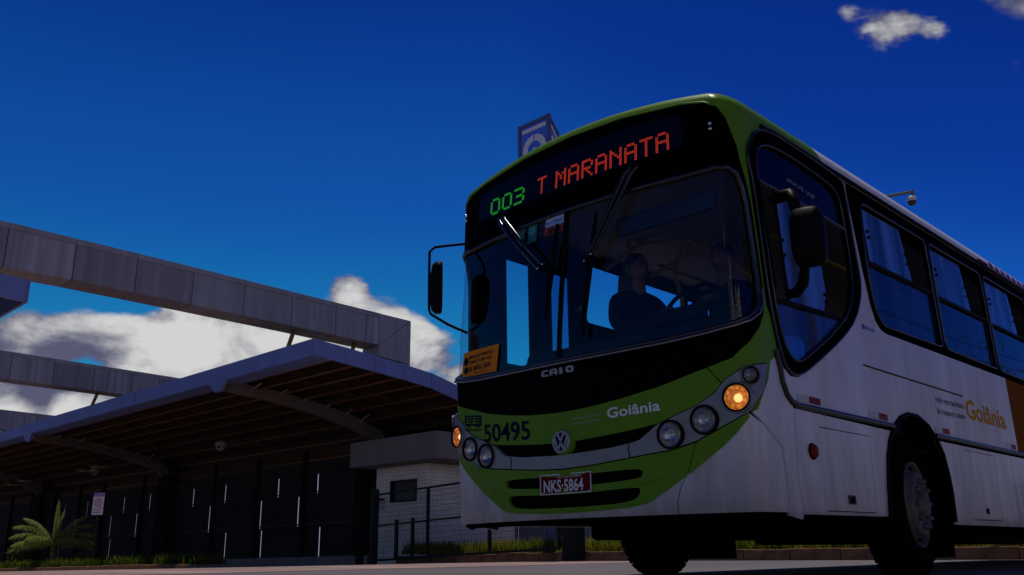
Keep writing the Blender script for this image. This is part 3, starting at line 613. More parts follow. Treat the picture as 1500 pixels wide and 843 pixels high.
# notices on the glass
nb = patch('mask_notice', [(-.958, 1.448), (-.545, 1.418), (-.528, 1.614), (-.935, 1.634)], ORANGE, ws, .0, (), 0)
for s_, a0, a1, t0, h in (('EMBARQUE PERMITIDO', -.86, -.585, 1.565, .024), ('SOMENTE COM O USO', -.862, -.595, 1.527, .024), ('DE M\u00c1SCARA', -.872, -.605, 1.47, .038), ('LEI MUNICIPAL VIGENTE', -.80, -.65, 1.447, .009)):
    surf_text('lettering', s_, (a0, t0+.004), (a1, t0-.004), h, NAVY, nb, .003, .012)
fc = MB(); fcx = lambda x, y: SO(-.925+x*.055, 1.462+y*.13, .003)
fc.add([fcx(.5+.5*math.cos(k*PI/6), .75+.25*math.sin(k*PI/6)) for k in range(12)], [tuple(range(12))]); fc.add([fcx(.5+.42*math.cos(k*PI/6), .22+.2*math.sin(k*PI/6)) for k in range(12)], [tuple(range(12))]); fc.build('face_print', NAVY, nb)
BLUEL = mat('blue lettering', (.02, .05, .30), .4); STW = mat('sticker white', (.50, .58, .80), .5); STR = mat('sticker red', (.35, .05, .04), .5); STG = mat('sticker green', (.02, .16, .14), .5)
k1 = patch('year_sticker', [(-.175, 2.362), (-.022, 2.358), (-.022, 2.412), (-.175, 2.418)], STW, ws, .0, (), 0); surf_text('lettering', 'Perm. VISTORIADO', (-.168, 2.372), (-.03, 2.37), .025, BLUEL, k1, .003)
k2 = patch('year_sticker', [(-.178, 2.308), (-.022, 2.304), (-.022, 2.354), (-.178, 2.358)], STR, ws, .0, (), 0); surf_text('lettering', '2021', (-.155, 2.314), (-.045, 2.312), .032, BLACK, k2, .003, .02)
for a_ in (-.40, -.29):
    k3 = patch('round_sticker', [(a_-.04, 2.30), (a_+.04, 2.298), (a_+.04, 2.41), (a_-.04, 2.415)], STG, ws, .0, (), 0)
    st = MB(); st.add([SO(a_+.028*math.cos(k*PI/7), 2.372+.03*math.sin(k*PI/7), .003) for k in range(14)], [tuple(range(14))]); st.build('disc_print', mat('sticker teal', (.08, .34, .34), .5), k3)
    surf_text('lettering', 'Y', (a_-.01, 2.36), (a_+.01, 2.36), .024, STG, k3, .004, .02)
# wipers: pairs of parallel arms and a hanging blade
def wiper(piv, end, blade):
    e = empty('wiper'); e.parent = bus
    for k, ((a0, t0), (a1, t1)) in enumerate(zip(piv, end)):
        q = [SO(a0, t0, .02), SO(a0+(a1-a0)*.12, t0+(t1-t0)*.12, .055), SO((a0+a1)/2, (t0+t1)/2, .06), SO(a1, t1, .05)]
        MB().tube(q, [.019, .018, .016, .014], 8).build('arm', WIPM, e)
        MB().lathe([(-.01, .022), (.02, .02), (.028, .001)], q[0], SN(a0, t0)[1], 10).build('pivot', RUBBER, e)
        MB().sphere(q[1], .011, 8, 6).build('bolt', CHROME, e)
    (a0, t0), (a1, t1) = blade
    MB().tube([SO(a0+(a1-a0)*i/6, t0+(t1-t0)*i/6, .028) for i in range(7)], [.010, .017, .020, .022, .020, .017, .010], 6).build('blade', RUBBER, e)
    am, tm = end[0]; MB().beam(SO(end[0][0], end[0][1], .05), SO(end[1][0], end[1][1], .05), .03, .02).build('carrier', RUBBER, e)
    for q in end: MB().sphere(SO(q[0], q[1], .062), .008, 8, 6).build('bolt', CHROME, e)
wiper([(-.61, 2.552), (-.561, 2.552)], [(-.154, 2.055), (-.118, 2.075)], [(-.048, 2.345), (-.088, 1.685)])
wiper([(.49, 2.565), (.537, 2.562)], [(.205, 2.01), (.25, 2.045)], [(.249, 2.335), (.190, 1.51)])
# --- offside: driver's window
fr = patch('drivers_window', DRV, FRAMEM, bus, .012, [DRVI], .03)
tube_on('bead', DRV+[DRV[0]], .009, SHINYR, fr, .012); tube_on('bead', DRVI+[DRVI[0]], .008, SHINYR, fr, .012)
tube_on('window_bar', [(1.285, 2.44), (1.7, 2.445), (2.1, 2.437), (2.5, 2.418)], .014, SHINYR, fr, .004)
tube_on('window_bar', [(1.31, 1.655), (1.7, 1.672), (2.0, 1.686), (2.30, 1.702)], .016, RUBBER, fr, .004)
tube_on('window_post', [(1.50, 1.66), (1.496, 2.05), (1.49, 2.44)], .010, RUBBER, fr, .0, 6)
patch('upper_glass', [(1.29, 2.45), (1.7, 2.455), (2.1, 2.447), (2.495, 2.43), (2.49, 2.62), (2.43, 2.71), (2.25, 2.74), (1.8, 2.755), (1.46, 2.75), (1.35, 2.715), (1.285, 2.62)], NAVYG, fr, -.008, (), 0)
patch('sliding_pane', [(1.505, 2.437), (1.98, 2.432), (2.06, 2.2), (2.085, 1.85), (2.01, 1.695), (1.57, 1.675)], MILKG, fr, -.012, (), .004)
patch('lower_glass', [(1.305, 1.645), (1.7, 1.662), (2.0, 1.676), (2.28, 1.692), (2.10, 1.58), (1.70, 1.365), (1.56, 1.30), (1.47, 1.297), (1.385, 1.36), (1.335, 1.48)], LOWG, fr, -.008, (), 0)
for q in ((1.525, 2.09), (1.527, 1.99), (2.045, 1.83), (2.05, 1.78)): MB().sphere(SO(*q, .0), .013, 8, 6).build('catch', RUBBER, fr)
surf_text('lettering', 'APACHE', (1.685, 2.553), (1.93, 2.545), .034, mat('etched lettering', (.20, .20, .24), .6), fr, .004, .01)
surf_text('lettering', 'VIP', (1.95, 2.535), (2.09, 2.53), .034, mat('etched lettering', (.20, .20, .24), .6), fr, .004, .01)
# --- passenger windows, both sides
for sgn in (1, -1):
    ml = sgn < 0
    a_lo = 2.655 if sgn > 0 else A(1.95)
    for i, (a0, a1) in enumerate(WIN):
        if ml and i == 0: continue
        fa0 = a0 - .035; fa1 = a1 + .035
        oo = [(fa0-.03, 2.835), (fa1+.0145, 2.835), (fa1+.0145, 1.735), (fa0-.0145, 1.735), (fa0-.0145, 2.2)] if i else [(2.652, 2.835), (fa1+.0145, 2.835), (fa1+.0145, 1.735), (3.02, 1.718), (2.91, 1.735), (2.84, 1.785), (2.79, 1.90), (2.745, 2.15)]
        if i: oo[0] = (fa0-.0145, 2.835)
        hole = round_poly([(2.862, 2.735), (a1, 2.735), (a1, 1.785), (2.93, 1.765), (2.835, 1.86), (2.792, 2.2)], [.07, .06, .07, .10, .12, .2]) if i == 0 else rrect(a0, a1, 1.785, 2.735, .06)
        pw = patch('passenger_window', oo, FRAMEM, bus, .008, [hole], .03, mirror=ml)
        tube_on('seal', hole+[hole[0]], .010, SHINYR, pw, .010, 6, mirror=ml)
        tube_on('window_bar', [(a0, 2.245), ((a0+a1)/2, 2.25), (a1, 2.255)], .016, RUBBER, pw, .002, 6, mirror=ml)
        patch('lower_glass', [(a0-.0, 2.24), (a1, 2.245), (a1, 1.78), (a0+.14, 1.78), (a0+.03, 1.82), (a0, 1.95)], SIDEG, pw, -.012, (), 0, mirror=ml)
        w = a1-a0
        b0 = a0 + .10; b1 = a0 + w*.62
        if sgn > 0:
            sp_ = patch('sliding_pane', [(b0, 2.70), (b1, 2.715), (b1+.11, 2.285), (b0+.02, 2.275)], MILKG, pw, -.012, (), .004, mirror=ml)
            for q in ((b0+.03, 2.52), (b0+.035, 2.47), (b1+.04, 2.50), (b1+.05, 2.42)): MB().sphere(SO(q[0], q[1], .0), .013, 8, 6).build('catch', RUBBER, sp_)
# --- offside and nearside panels
def side_panels(ml):
    upA = [(1.30, 1.215), (1.305, 1.15), (1.345, 1.085), (1.39, 1.052), (1.43, 1.035), (2.86, 1.03), (2.90, 1.045), (3.02, 1.11), (3.178, 1.152), (3.30, 1.155), (3.283, 1.60), (3.282, 1.715), (2.99, 1.712), (2.90, 1.727), (2.825, 1.78), (2.775, 1.90), (2.73, 2.15), (2.66, 2.65), (2.652, 2.835), (2.612, 2.835), (2.615, 2.6), (2.632, 2.3), (2.648, 2.08), (2.61, 1.92), (2.47, 1.725), (2.22, 1.545), (1.70, 1.273), (1.53, 1.20), (1.43, 1.193), (1.35, 1.235), (1.335, 1.26)]
    if ml: upA = upA[:12] + [(2.36, 1.715), (2.34, 1.24), (1.35, 1.235), (1.335, 1.26)]
    p1 = patch('side_panel', upA, WHITE, bus, .001, (), .016, mirror=ml)
    p2 = patch('side_panel', [(3.290, 1.715), (3.291, 1.60), (3.308, 1.155), (3.40, 1.15), (3.54, 1.105), (3.66, 1.03), (5.745, 1.03), (5.727, 1.73)], WHITE, bus, .001, (), .016, mirror=ml)
    p3 = patch('advert_panel', [(5.735, 1.73), (5.753, 1.03), (8.4, 1.03), (8.4, 1.73)], ADPANEL if not ml else WHITE, bus, .001, (), .016, mirror=ml)
    patch('side_panel', [(8.41, 1.73), (8.41, 1.03), (8.83, 1.03), (8.98, 1.11), (9.13, 1.152), (9.36, 1.15), (9.49, 1.105), (9.61, 1.03), (REAR_V, 1.03), (REAR_V, 1.73)], WHITE, bus, .001, (), .016, mirror=ml)
    D1 = [(1.737, .921), (2.470, .921), (2.443, .412), (1.72, .408)]
    lw = patch('lower_side_panel', [(1.437, 1.0), (2.83, .985), (2.77, .92), (2.70, .80), (2.648, .6), (2.61, .395), (1.436, .385), (1.40, .62)], WHITE, bus, .0, [D1], .02, mirror=ml)
    df = patch('luggage_flap', [(1.741, .913), (2.465, .915), (2.439, .418), (1.724, .414)], WHITE, bus, -.003, (), .02, mirror=ml)
    hb = lambda a, t: patch('latch', rrect(a-.055, a+.055, t-.028, t+.028, .008, 2), GREYL, df, .0, [rrect(a-.035, a+.035, t-.018, t+.014, .004, 2)], .0, mirror=ml)
    hb(2.088, .487); patch('latch_recess', rrect(2.055, 2.121, .469, .502, .004, 2), CORE, df, .0015, (), 0, mirror=ml)
    D2 = [(4.297, .957), (5.03, .957), (4.985, .405), (4.272, .40)]
    patch('lower_side_panel', [(3.70, .985), (8.78, .985), (8.72, .92), (8.65, .80), (8.60, .6), (8.56, .36), (3.868, .36), (3.872, .6), (3.85, .73), (3.80, .88)], WHITE, bus, .0, [D2], .02, mirror=ml)
    d2 = patch('luggage_flap', [(4.303, .951), (5.024, .951), (4.980, .411), (4.278, .406)], WHITE, bus, -.003, (), .02, mirror=ml)
    patch('latch', rrect(4.60, 4.68, .455, .50, .006, 2), GREYL, d2, .0, (), 0, mirror=ml); patch('latch_recess', rrect(4.615, 4.665, .465, .49, .004, 2), CORE, d2, .0015, (), 0, mirror=ml)
    patch('lower_side_panel', [(9.65, .985), (REAR_V, .985), (REAR_V, .36), (9.82, .36), (9.822, .6), (9.80, .73), (9.75, .88)], WHITE, bus, .0, (), .02, mirror=ml)
    for ar in (ARCH, ARCH2): tube_on('arch_lip', ar, .016, RUBBER, bus, .004, 6, mirror=ml)
    rail = [(1.262, 1.33), (1.272, 1.29), (1.296, 1.225), (1.306, 1.15), (1.345, 1.075), (1.40, 1.035), (1.49, 1.022), (2.0, 1.022), (2.87, 1.022)]
    b = tube_on('rub_rail', rail, .02, SHINYR, bus, .006, 8, mirror=ml)
    for r0, r1 in ((3.67, 8.82), (9.62, REAR_V)): tube_on('rub_rail', [(r0, 1.022), (r0+1, 1.022), (r1-1, 1.022), (r1, 1.022)], .02, SHINYR, bus, .006, 8, mirror=ml)
    tube_on('moulding', [(2.508, 1.412), (3.0, 1.412), (3.27, 1.412)], .006, GREYL, p1, .004, 6, mirror=ml); tube_on('moulding', [(3.297, 1.412), (4.0, 1.412), (4.437, 1.412)], .006, GREYL, p2, .004, 6, mirror=ml)
    for a_ in (1.478, 2.50, 3.695, 5.385, 7.2, 9.9):
        rf = patch('reflector_strip', [(a_, 1.052), (a_+.15, 1.052), (a_+.15, 1.095), (a_, 1.095)], REFLW, bus, .006, (), .005, mirror=ml)
        patch('red_half', [(a_+.155, 1.052), (a_+.30, 1.052), (a_+.30, 1.095), (a_+.155, 1.095)], REFLR, rf, .006, (), .005, mirror=ml)
    c, n = SN((-1 if ml else 1)*1.608, .757)
    sl = MB().lathe([(-.01, .052), (.008, .05), (.012, .044)], c, n, 20).build('side_marker', RUBBER, bus); MB().lathe([(.008, .045), (.024, .038), (.03, .02), (.032, .001)], c, n, 20).build('lens', REFLR, sl)
    return p1, p2
p1, p2 = side_panels(False); side_panels(True)
surf_text('lettering', 'rede metropolitana', (3.80, 1.297), (4.43, 1.305), .050, GREYL, p2, .003)
surf_text('lettering', 'de transporte coletivo', (3.80, 1.205), (4.43, 1.215), .050, GREYL, p2, .003)
surf_text('lettering', 'Goi\u00e2nia', (4.48, 1.235), (5.50, 1.230), .165, OCHREL, p2, .003, .02)
surf_text('lettering', 'BELCAR', (2.62, 1.688), (2.775, 1.686), .024, BLUEL, p1, .003, .015)
lgb = MB(); lgb.add([SO(2.588+.022*math.cos(k*PI/8), 1.70+.022*math.sin(k*PI/8), .003) for k in range(16)], [tuple(range(16))]); lgb.build('dealer_logo', BLUEL, p1)
patch('roof_sticker', [(5.54, 2.875), (5.88, 2.875), (5.90, 2.925), (5.62, 2.925)], PLATER, bus, .004, (), 0)
rs = patch('roof_advert', [(5.95, 2.90), (8.6, 2.90), (8.6, 2.985), (5.95, 2.985)], REFLR, bus, .004, (), 0)
for i in range(14): patch('stripe', [(6.05+i*.18, 2.905), (6.14+i*.18, 2.905), (6.14+i*.18, 2.975), (6.05+i*.18, 2.975)], STW, rs, .006, (), 0)
# --- mirrors
mr = empty('offside_mirror'); mr.parent = bus
MB().tube([(1.25, .88, 2.335), (1.34, .86, 2.335), (1.41, .82, 2.31), (1.44, .80, 2.25), (1.45, .79, 2.15)], [.034, .040, .042, .038, .03], 10).build('upper_arm', RUBBER, mr)
MB().tube([(1.25, .98, 1.73), (1.32, .95, 1.72), (1.40, .89, 1.75), (1.45, .83, 1.83), (1.465, .80, 1.92)], [.028, .034, .034, .03, .026], 10).build('lower_arm', RUBBER, mr)
MB().tube([(1.27, .70, 2.42), (1.28, .73, 2.1), (1.285, .76, 1.72)], .008, 6).build('stay_rod', RUBBER, mr)
hd = MB(); cx, cy, cz = 1.515, .775, 2.00; ca, sa = math.cos(math.radians(14)), math.sin(math.radians(14))
rings = []
for d, k in ((-.055, .55), (-.045, .86), (-.015, .98), (.03, 1.0), (.05, .99), (.058, .94)):
    ring = []
    for j in range(20):
        th = 2*PI*j/20; ex = .102*k*math.copysign(abs(math.cos(th))**.45, math.cos(th)); ez = .188*k*math.copysign(abs(math.sin(th))**.45, math.sin(th))
        ring.append((cx + ex*ca - d*sa, cy + ex*sa + d*ca, cz + ez))
    rings.append(ring)
hd.add([v for r in rings for v in r], [(i*20+j, i*20+(j+1) % 20, (i+1)*20+(j+1) % 20, (i+1)*20+j) for i in range(5) for j in range(20)], True); hd.add(rings[0], [tuple(range(20))]); hd.build('mirror_shell', RUBBER, mr)
hd = MB(); hd.add(rings[-1], [tuple(range(20))]); hd.build('mirror_glass', CHROME, mr)
ml_ = empty('nearside_mirror'); ml_.parent = bus
MB().tube([(-1.10, .42, 2.53), (-1.22, .32, 2.52), (-1.29, .23, 2.50), (-1.315, .20, 2.46), (-1.315, .20, 2.2), (-1.31, .20, 1.99), (-1.30, .21, 1.955), (-1.2, .30, 1.87), (-1.09, .40, 1.80)], .011, 8).build('mirror_frame', RUBBER, ml_)
hd = MB(); rings = []; cx, cy, cz = -1.262, .235, 2.165; ca, sa = math.cos(math.radians(-38)), math.sin(math.radians(-38))
for d, k in ((-.05, .55), (-.04, .86), (-.01, 1.0), (.03, 1.0), (.04, .95)):
    ring = []
    for j in range(20):
        th = 2*PI*j/20; ex = .085*k*math.copysign(abs(math.cos(th))**.5, math.cos(th)); ez = .205*k*math.copysign(abs(math.sin(th))**.5, math.sin(th))
        ring.append((cx + ex*ca - d*sa, cy + ex*sa + d*ca, cz + ez))
    rings.append(ring)
hd.add([v for r in rings for v in r], [(i*20+j, i*20+(j+1) % 20, (i+1)*20+(j+1) % 20, (i+1)*20+j) for i in range(4) for j in range(20)], True); hd.add(rings[0], [tuple(range(20))]); hd.build('mirror_shell', RUBBER, ml_)
hd = MB(); hd.add(rings[-1], [tuple(range(20))]); hd.build('mirror_glass', CHROME, ml_)
# --- wheels
def wheel(c, side, steer=0, parent=bus):
    w = empty('wheel', c, steer); w.parent = parent; ax = Vector((side, 0, 0))
    MB().lathe([(-.28, .33), (-.285, .43), (-.25, .485), (-.2, .497), (-.05, .497), (-.02, .485), (.005, .44), (.012, .40), (.0, .33), (-.02, .30)], (0, 0, 0), ax, 48).build('tyre', TYRE, w)
    gr = MB()
    for k in range(36):
        th = 2*PI*k/36; u_ = Vector((0, math.cos(th), math.sin(th))); v_ = Vector((0, -math.sin(th), math.cos(th)))
        for d in (-.045, -.225): gr.obox(ax*d + u_*.497, ax, v_, u_, .032, .032, .006)
    tag(gr.build('tread_block', TYRE, w), kind='stuff')
    rim = MB().lathe([(-.02, .305), (.006, .302), (.008, .292), (-.012, .283), (-.04, .268), (-.035, .25), (.02, .235), (.035, .215), (.035, .16), (.015, .15), (.012, .118), (.02, .105), (.055, .098), (.07, .08), (.074, .001)], (0, 0, 0), ax, 40).build('rim', STEELW, w)
    for k in range(10):
        th = 2*PI*(k+.5)/10; u_ = Vector((0, math.cos(th), math.sin(th)))
        MB().lathe([(-.03, .03), (.003, .030), (.004, .001)], u_*.247 - ax*.012, (ax + u_*.35).normalized(), 12).build('hand_hole', CORE, rim)
        th = 2*PI*k/10; u_ = Vector((0, math.cos(th), math.sin(th)))
        MB().lathe([(.0, .021), (.022, .021), (.028, .014), (.036, .012), (.037, .001)], u_*.168 + ax*.03, ax, 8).build('wheel_nut', STEELW, rim)
    return w
w1 = wheel((1.22, 2.70, .497), 1, math.radians(7))
w2 = wheel((-1.22, 2.70, .497), -1, math.radians(7))
for y, src in ((8.65, w1),):
    for s in (1, -1):
        c = copy_tree(src if s > 0 else w2, bus); c.location = (1.22*s, y, .497); c.rotation_euler = (0, 0, 0)
# arches' liners, underbody
for s in (1, -1):
    for vy in (2.69, 8.64):
        vs = []; n = 14
        for x in (s*1.235, s*.62):
            for k in range(n+1):
                th = PI*k/n; vs.append((x, vy + .60*math.cos(th), .52 + .60*math.sin(th)))
        MB().add(vs, [(k, k+1, n+2+k, n+1+k) for k in range(n)]).build('wheel_arch_liner', CORE, bus)
for q in ((-1.16, 1.16, .5, 2.06, .40, .44), (-.62, .62, 2.07, 3.29, .42, .9), (-1.16, 1.16, 3.32, 8.0, .36, .40), (-.6, .6, 8.0, 9.3, .42, .9), (-1.16, 1.16, 9.3, 11.9, .36, .40)): MB().box(*q).build('floor_pan', CORE, bus)
for q, nm in (((-.45, .45, 1.0, 4.2, .27, .41), 'engine_sump'), ((-1.05, -.35, 4.3, 6.2, .24, .37), 'fuel_tank'), ((.3, 1.1, 4.0, 5.6, .22, .37), 'air_tank'), ((-.5, .5, 9.4, 11.6, .25, .37), 'gearbox')): MB().box(*q).build(nm, CORE, bus, .03)
MB().tube([(-1.0, 2.70, .47), (-.5, 2.70, .40), (.5, 2.70, .40), (1.0, 2.70, .47)], .07, 10).build('axle', CORE, bus); MB().tube([(-1.0, 8.65, .5), (1.0, 8.65, .5)], .09, 10).build('axle', CORE, bus)
for s in (1, -1): MB().box(s*.95-.25, s*.95+.25, 3.36, 3.375, .12, .5).build('mud_flap', CORE, bus)
MB().beam((.45, .45, .41), (.45, .42, .345), .05, .012).build('tow_bracket', CORE, bus)
MB().box(-1.2, 1.2, 11.9, 11.96, .36, 3.0).build('rear_wall', WHITE, bus)
# --- interior
MB().box(-1.2, 1.2, .75, 11.85, .88, .92).build('cabin_floor', INNER, bus)
MB().box(-1.12, 1.12, .85, 11.85, 2.80, 2.83).build('cabin_ceiling', CEIL, bus)
for s in (1, -1): MB().box(s*1.12-.03, s*1.12+.03, 2.1, 11.85, 2.74, 2.79).build('ceiling_cove', INNER, bus)
ds = MB(); prof = [(.50, 1.02), (.50, 1.40), (.56, 1.57), (.72, 1.60), (.80, 1.50), (.82, 1.0)]
ds.add([(x, y, z) for x in (-.62, 1.06) for y, z in prof], [(0, 1, 7, 6), (1, 2, 8, 7), (2, 3, 9, 8), (3, 4, 10, 9), (4, 5, 11, 10), (0, 5, 4, 3, 2, 1), (6, 7, 8, 9, 10, 11)]); ds.build('dashboard', DASH, bus, .02)
MB().box(.42, .80, .60, .78, 1.60, 1.70).build('instrument_hood', DASH, bus, .03)
sw = MB(); cx, cy, cz = .62, .86, 1.72; ux = Vector((1, 0, 0)); uy = Vector((0, .45, .89)).normalized()
sw.tube([Vector((cx, cy, cz)) + ux*.23*math.cos(2*PI*k/28) + uy*.23*math.sin(2*PI*k/28) for k in range(29)], .016, 8, False)
for k in range(3): sw.tube([Vector((cx, cy-.02, cz-.01)), Vector((cx, cy, cz)) + ux*.22*math.cos(PI/2+2*PI*k/3) + uy*.22*math.sin(PI/2+2*PI*k/3)], .014, 6)
sw.tube([(cx, cy-.02, cz-.01), (cx, cy-.22, cz-.28)], .03, 8); sw.build('steering_wheel', RUBBER, bus)
MB().box(.38, .86, 1.12, 1.56, 1.28, 1.38).box(.38, .86, 1.50, 1.60, 1.38, 2.02).box(.50, .74, 1.2, 1.5, .92, 1.28).build('drivers_seat', SEATM, bus, .03)
MB().box(-.45, .22, .55, 1.5, .92, 1.42).build('engine_cover', DASH, bus, .06)
MB().box(.24, 1.02, .56, .60, 2.27, 2.40).build('sun_visor', mat('visor navy', (.012, .016, .045), .5), bus, .008)
for pts in ([(-.95, 1.95, 2.62), (-.6, 2.0, 2.78), (-.1, 2.0, 2.70), (.35, 2.0, 2.36), (.5, 2.0, 2.2)], [(-.5, 2.0, 2.46), (-.2, 2.0, 2.55), (.1, 2.0, 2.62)], [(-.18, 2.0, 2.62), (-.26, 2.0, 2.45), (-.2, 2.0, 2.2), (-.2, 2.0, .92)], [(.5, 2.0, 2.2), (.5, 2.0, .92)], [(.5, 2, 1.75), (1.1, 2, 1.75)], [(-.5, 1.7, 2.8), (-.5, 1.7, .92)], [(-.55, 2.2, 2.62), (-.55, 11, 2.62)], [(.55, 2.2, 2.62), (.55, 11, 2.62)]):
    MB().tube(pts, .019, 8).build('grab_rail', YELLOW, bus)
for vy in (.88, 1.255, 1.43, 1.765):  MB().box(-1.225, -1.17, vy-.03, vy+.03, .6, 2.6).build('door_post', INNER, bus)
for v0, v1, g in ((.91, 1.225, DOORG), (1.46, 1.735, LAVG)): MB().add([(-1.22, v0, .62), (-1.22, v1, .62), (-1.22, v1, 2.55), (-1.22, v0, 2.55)], [(0, 1, 2, 3)]).build('door_pane', g, bus)
MB().box(-1.222, -1.20, .88, 1.76, 1.60, 1.66).build('door_bar', INNER, bus)
patch('quarter_glass', rrect(A(2.0), A(2.52), 2.19, 2.735, .04), DOORG, bus, -.02, (), 0, mirror=True)
seat = MB()
seat0 = None
for i in range(10):
    for x in (-.98, -.55, .55, .98):
        if i == 0 and x < 0: continue
        y = 2.75 + i*.86
        if seat0 is None:
            seat0 = MB().box(-.2, .2, -.22, .2, .40, .48).box(-.2, .2, .2, .27, .44, 1.12).box(-.15, .15, -.1, .1, 0, .40).build('passenger_seat', SEATM, bus, .03); c = seat0
        else: c = seat0.copy(); COL.objects.link(c)
        c.parent = bus; c.location = (x, y, .92)

# ------------------------------------------------------------------ ground, kerbs, verge
def gz(x): return -.0105*min(24.5, max(0, -x-10.5))
ASPH = mat('asphalt', (.17, .145, .15), .9, dirt=.8, dscale=.35, dcol=(.10, .085, .09), bump=.8, bscale=55, detail=12)
CONC = mat('worn concrete lane', (.42, .275, .24), .9, dirt=.85, dscale=.6, dcol=(.13, .085, .08), bump=.6, bscale=30, stretch=(.22, 1.5, 1), detail=10)
KERB = mat('earth stained kerb', (.30, .15, .075), .9, dirt=.9, dscale=3.5, dcol=(.10, .05, .028), bump=.8, bscale=14)
SOIL = mat('red soil', (.19, .085, .04), .95, dirt=.8, dscale=1.5, bump=.6, bscale=9)
LINEP = mat('worn road paint', (.52, .50, .47), .8, dirt=.95, dscale=2.2, dcol=(.14, .13, .125))
def sheet(name, x0, x1, y0, y1, dz, m, kind='structure', xs=()):
    X = sorted({x0, x1, *[x for x in (-35, -30, -25, -20, -15, -10.5) if x0 < x < x1]}); b = MB()
    b.add([(x, y, gz(x)+dz) for x in X for y in (y0, y1)], [(2*i, 2*i+2, 2*i+3, 2*i+1) for i in range(len(X)-1)])
    o = b.build(name, m); 
    if kind: tag(o, kind=kind)
    return o
tag(sheet('ground', -3000, 3000, -3000, 3000, 0, ASPH), 'dark grey asphalt road surface around the bus')
tag(sheet('bus_lane', -60, -6.5, -3.0, 11.6, .004, CONC), 'worn pale concrete lane in front of the terminal')
ln = sheet('lane_line', -32, -7.5, 7.2, 7.42, .008, LINEP); tag(ln, 'faded white line along the lane')
ln = sheet('lane_line', -18.5, -7.0, 4.2, 4.38, .008, LINEP); tag(ln, 'faded white line nearer the bus')
def kerb_run(label, x0, x1, y, h, L_=1.0, th=.16):
    k = tag(empty('kerb', (0, 0, 0)), label, kind='structure')
    n = int((x1-x0)/L_); base = None
    for i in range(n):
        x = x0 + i*L_; dz = random.uniform(-.012, .012); dy = random.uniform(-.012, .012)
        b = MB(); b.box(0, L_-.012, 0, th, -.3, h)
        if base is None: o = base = b.build('kerb_stone', KERB, k, .015)
        else: o = base.copy(); COL.objects.link(o)
        o.parent = k; o.location = (x, y+dy, gz(x+.5)+dz); o.rotation_euler = (random.uniform(-.012, .012), random.uniform(-.008, .008), random.uniform(-.012, .012))
    return k
kerb_run('earth stained kerb along the grass verge behind the bus', -16.9, 14, 12.32, .21)
kerb_run('low kerb of the planting bed below the small palm', -45, -17.9, 6.6, .11)
vg = MB(); vg.add([(-17, 12.47, .19), (40, 12.47, .19), (40, 16.5, .22), (-17, 16.5, .22)], [(0, 1, 2, 3)]); tag(vg.build('verge_soil', SOIL), 'red soil of the verge', kind='structure')
vg = MB(); X = (-46, -35, -30, -25, -20, -17.9); vg.add([(x, y, gz(x)+z) for x in X for y, z in ((6.74, .09), (7.9, .10))], [(2*i, 2*i+2, 2*i+3, 2*i+1) for i in range(5)]); tag(vg.build('bed_soil', SOIL), 'soil of the planting bed', kind='structure')
GRASS = leafmat('verge grass', (.10, .17, .012), (.30, .25, .035), 1.6)
GRASS2 = leafmat('bed grass', (.06, .11, .012), (.12, .13, .02))
def grass(name, label, m, spots, h0, h1, w=.012):
    vs = []; fs = []
    for x, y, z in spots:
        h = random.uniform(h0, h1)*random.uniform(.5, 1); th = random.uniform(0, 2*PI); lean = random.uniform(.05, .6)*h; ww = w*random.uniform(.7, 1.5)
        c, s = math.cos(th), math.sin(th); k = len(vs)
        vs += [(x-s*ww, y+c*ww, z), (x+s*ww, y-c*ww, z), (x+c*lean*.35+s*ww*.7, y+s*lean*.35-c*ww*.7, z+h*.6), (x+c*lean*.35-s*ww*.7, y+s*lean*.35+c*ww*.7, z+h*.6), (x+c*lean, y+s*lean, z+h)]
        fs += [(k, k+1, k+2, k+3), (k+3, k+2, k+4)]
    me = bpy.data.meshes.new(name); me.from_pydata(vs, [], fs); me.materials.append(m)
    return tag(link(bpy.data.objects.new(name, me)), label, kind='stuff')
from mathutils import noise
def clump(x, y, s): return noise.noise(Vector((x*s, y*s, 3.1)))
sp = []
while len(sp) < 30000:
    x = random.uniform(-16.9, 13); y = 12.5 + abs(random.gauss(0, 1.3)); c = clump(x, y, .8)
    if c + random.uniform(-.25, .4) > -.02 and y < 16.4: sp.append((x, y, .19))
grass('verge_grass', 'sunlit rough grass on the verge behind the bus', GRASS, sp, .12, .46, .016)
sp = []
while len(sp) < 16000:
    x = random.uniform(-44, -18.1); y = random.uniform(6.72, 7.85); c = clump(x, y, .7)
    if c + random.uniform(-.2, .4) > .03: sp.append((x, y, gz(x)+.09))
grass('bed_grass', 'low green weeds along the planting bed', GRASS2, sp, .08, .36, .02)

# ------------------------------------------------------------------ terminal: canopy
CLAD = mat('weathered aluminium cladding', (.37, .37, .42), .5, metal=.15, dirt=.75, dscale=.9, dcol=(.21, .20, .215), stretch=(2.5, 2.5, .25), detail=9)
CLADS = [CLAD] + [mat('weathered aluminium cladding %s' % n_, c_, .5, metal=.15, dirt=.85, dscale=1.6, dcol=(.17, .16, .17), stretch=(3, 3, .16), detail=10) for n_, c_ in (('pale', (.43, .43, .48)), ('dull', (.31, .31, .355)))]
FASC = mat('grey blue fascia sheet', (.17, .235, .56), .5, metal=.1, dirt=.6, dscale=.8, dcol=(.13, .15, .32), stretch=(2, 2, .4))
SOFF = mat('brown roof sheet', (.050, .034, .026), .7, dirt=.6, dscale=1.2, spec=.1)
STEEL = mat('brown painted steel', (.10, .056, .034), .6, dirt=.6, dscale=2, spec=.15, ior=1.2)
FLANGE = mat('lit flange brown', (.22, .12, .07), .6, dirt=.7, dscale=2, spec=.15, ior=1.2)  # lighter than the webs: light from the ground put into the flange colour
RIBM = mat('grey brown rib steel', (.20, .165, .15), .6, dirt=.6, dscale=2, spec=.2, ior=1.3)
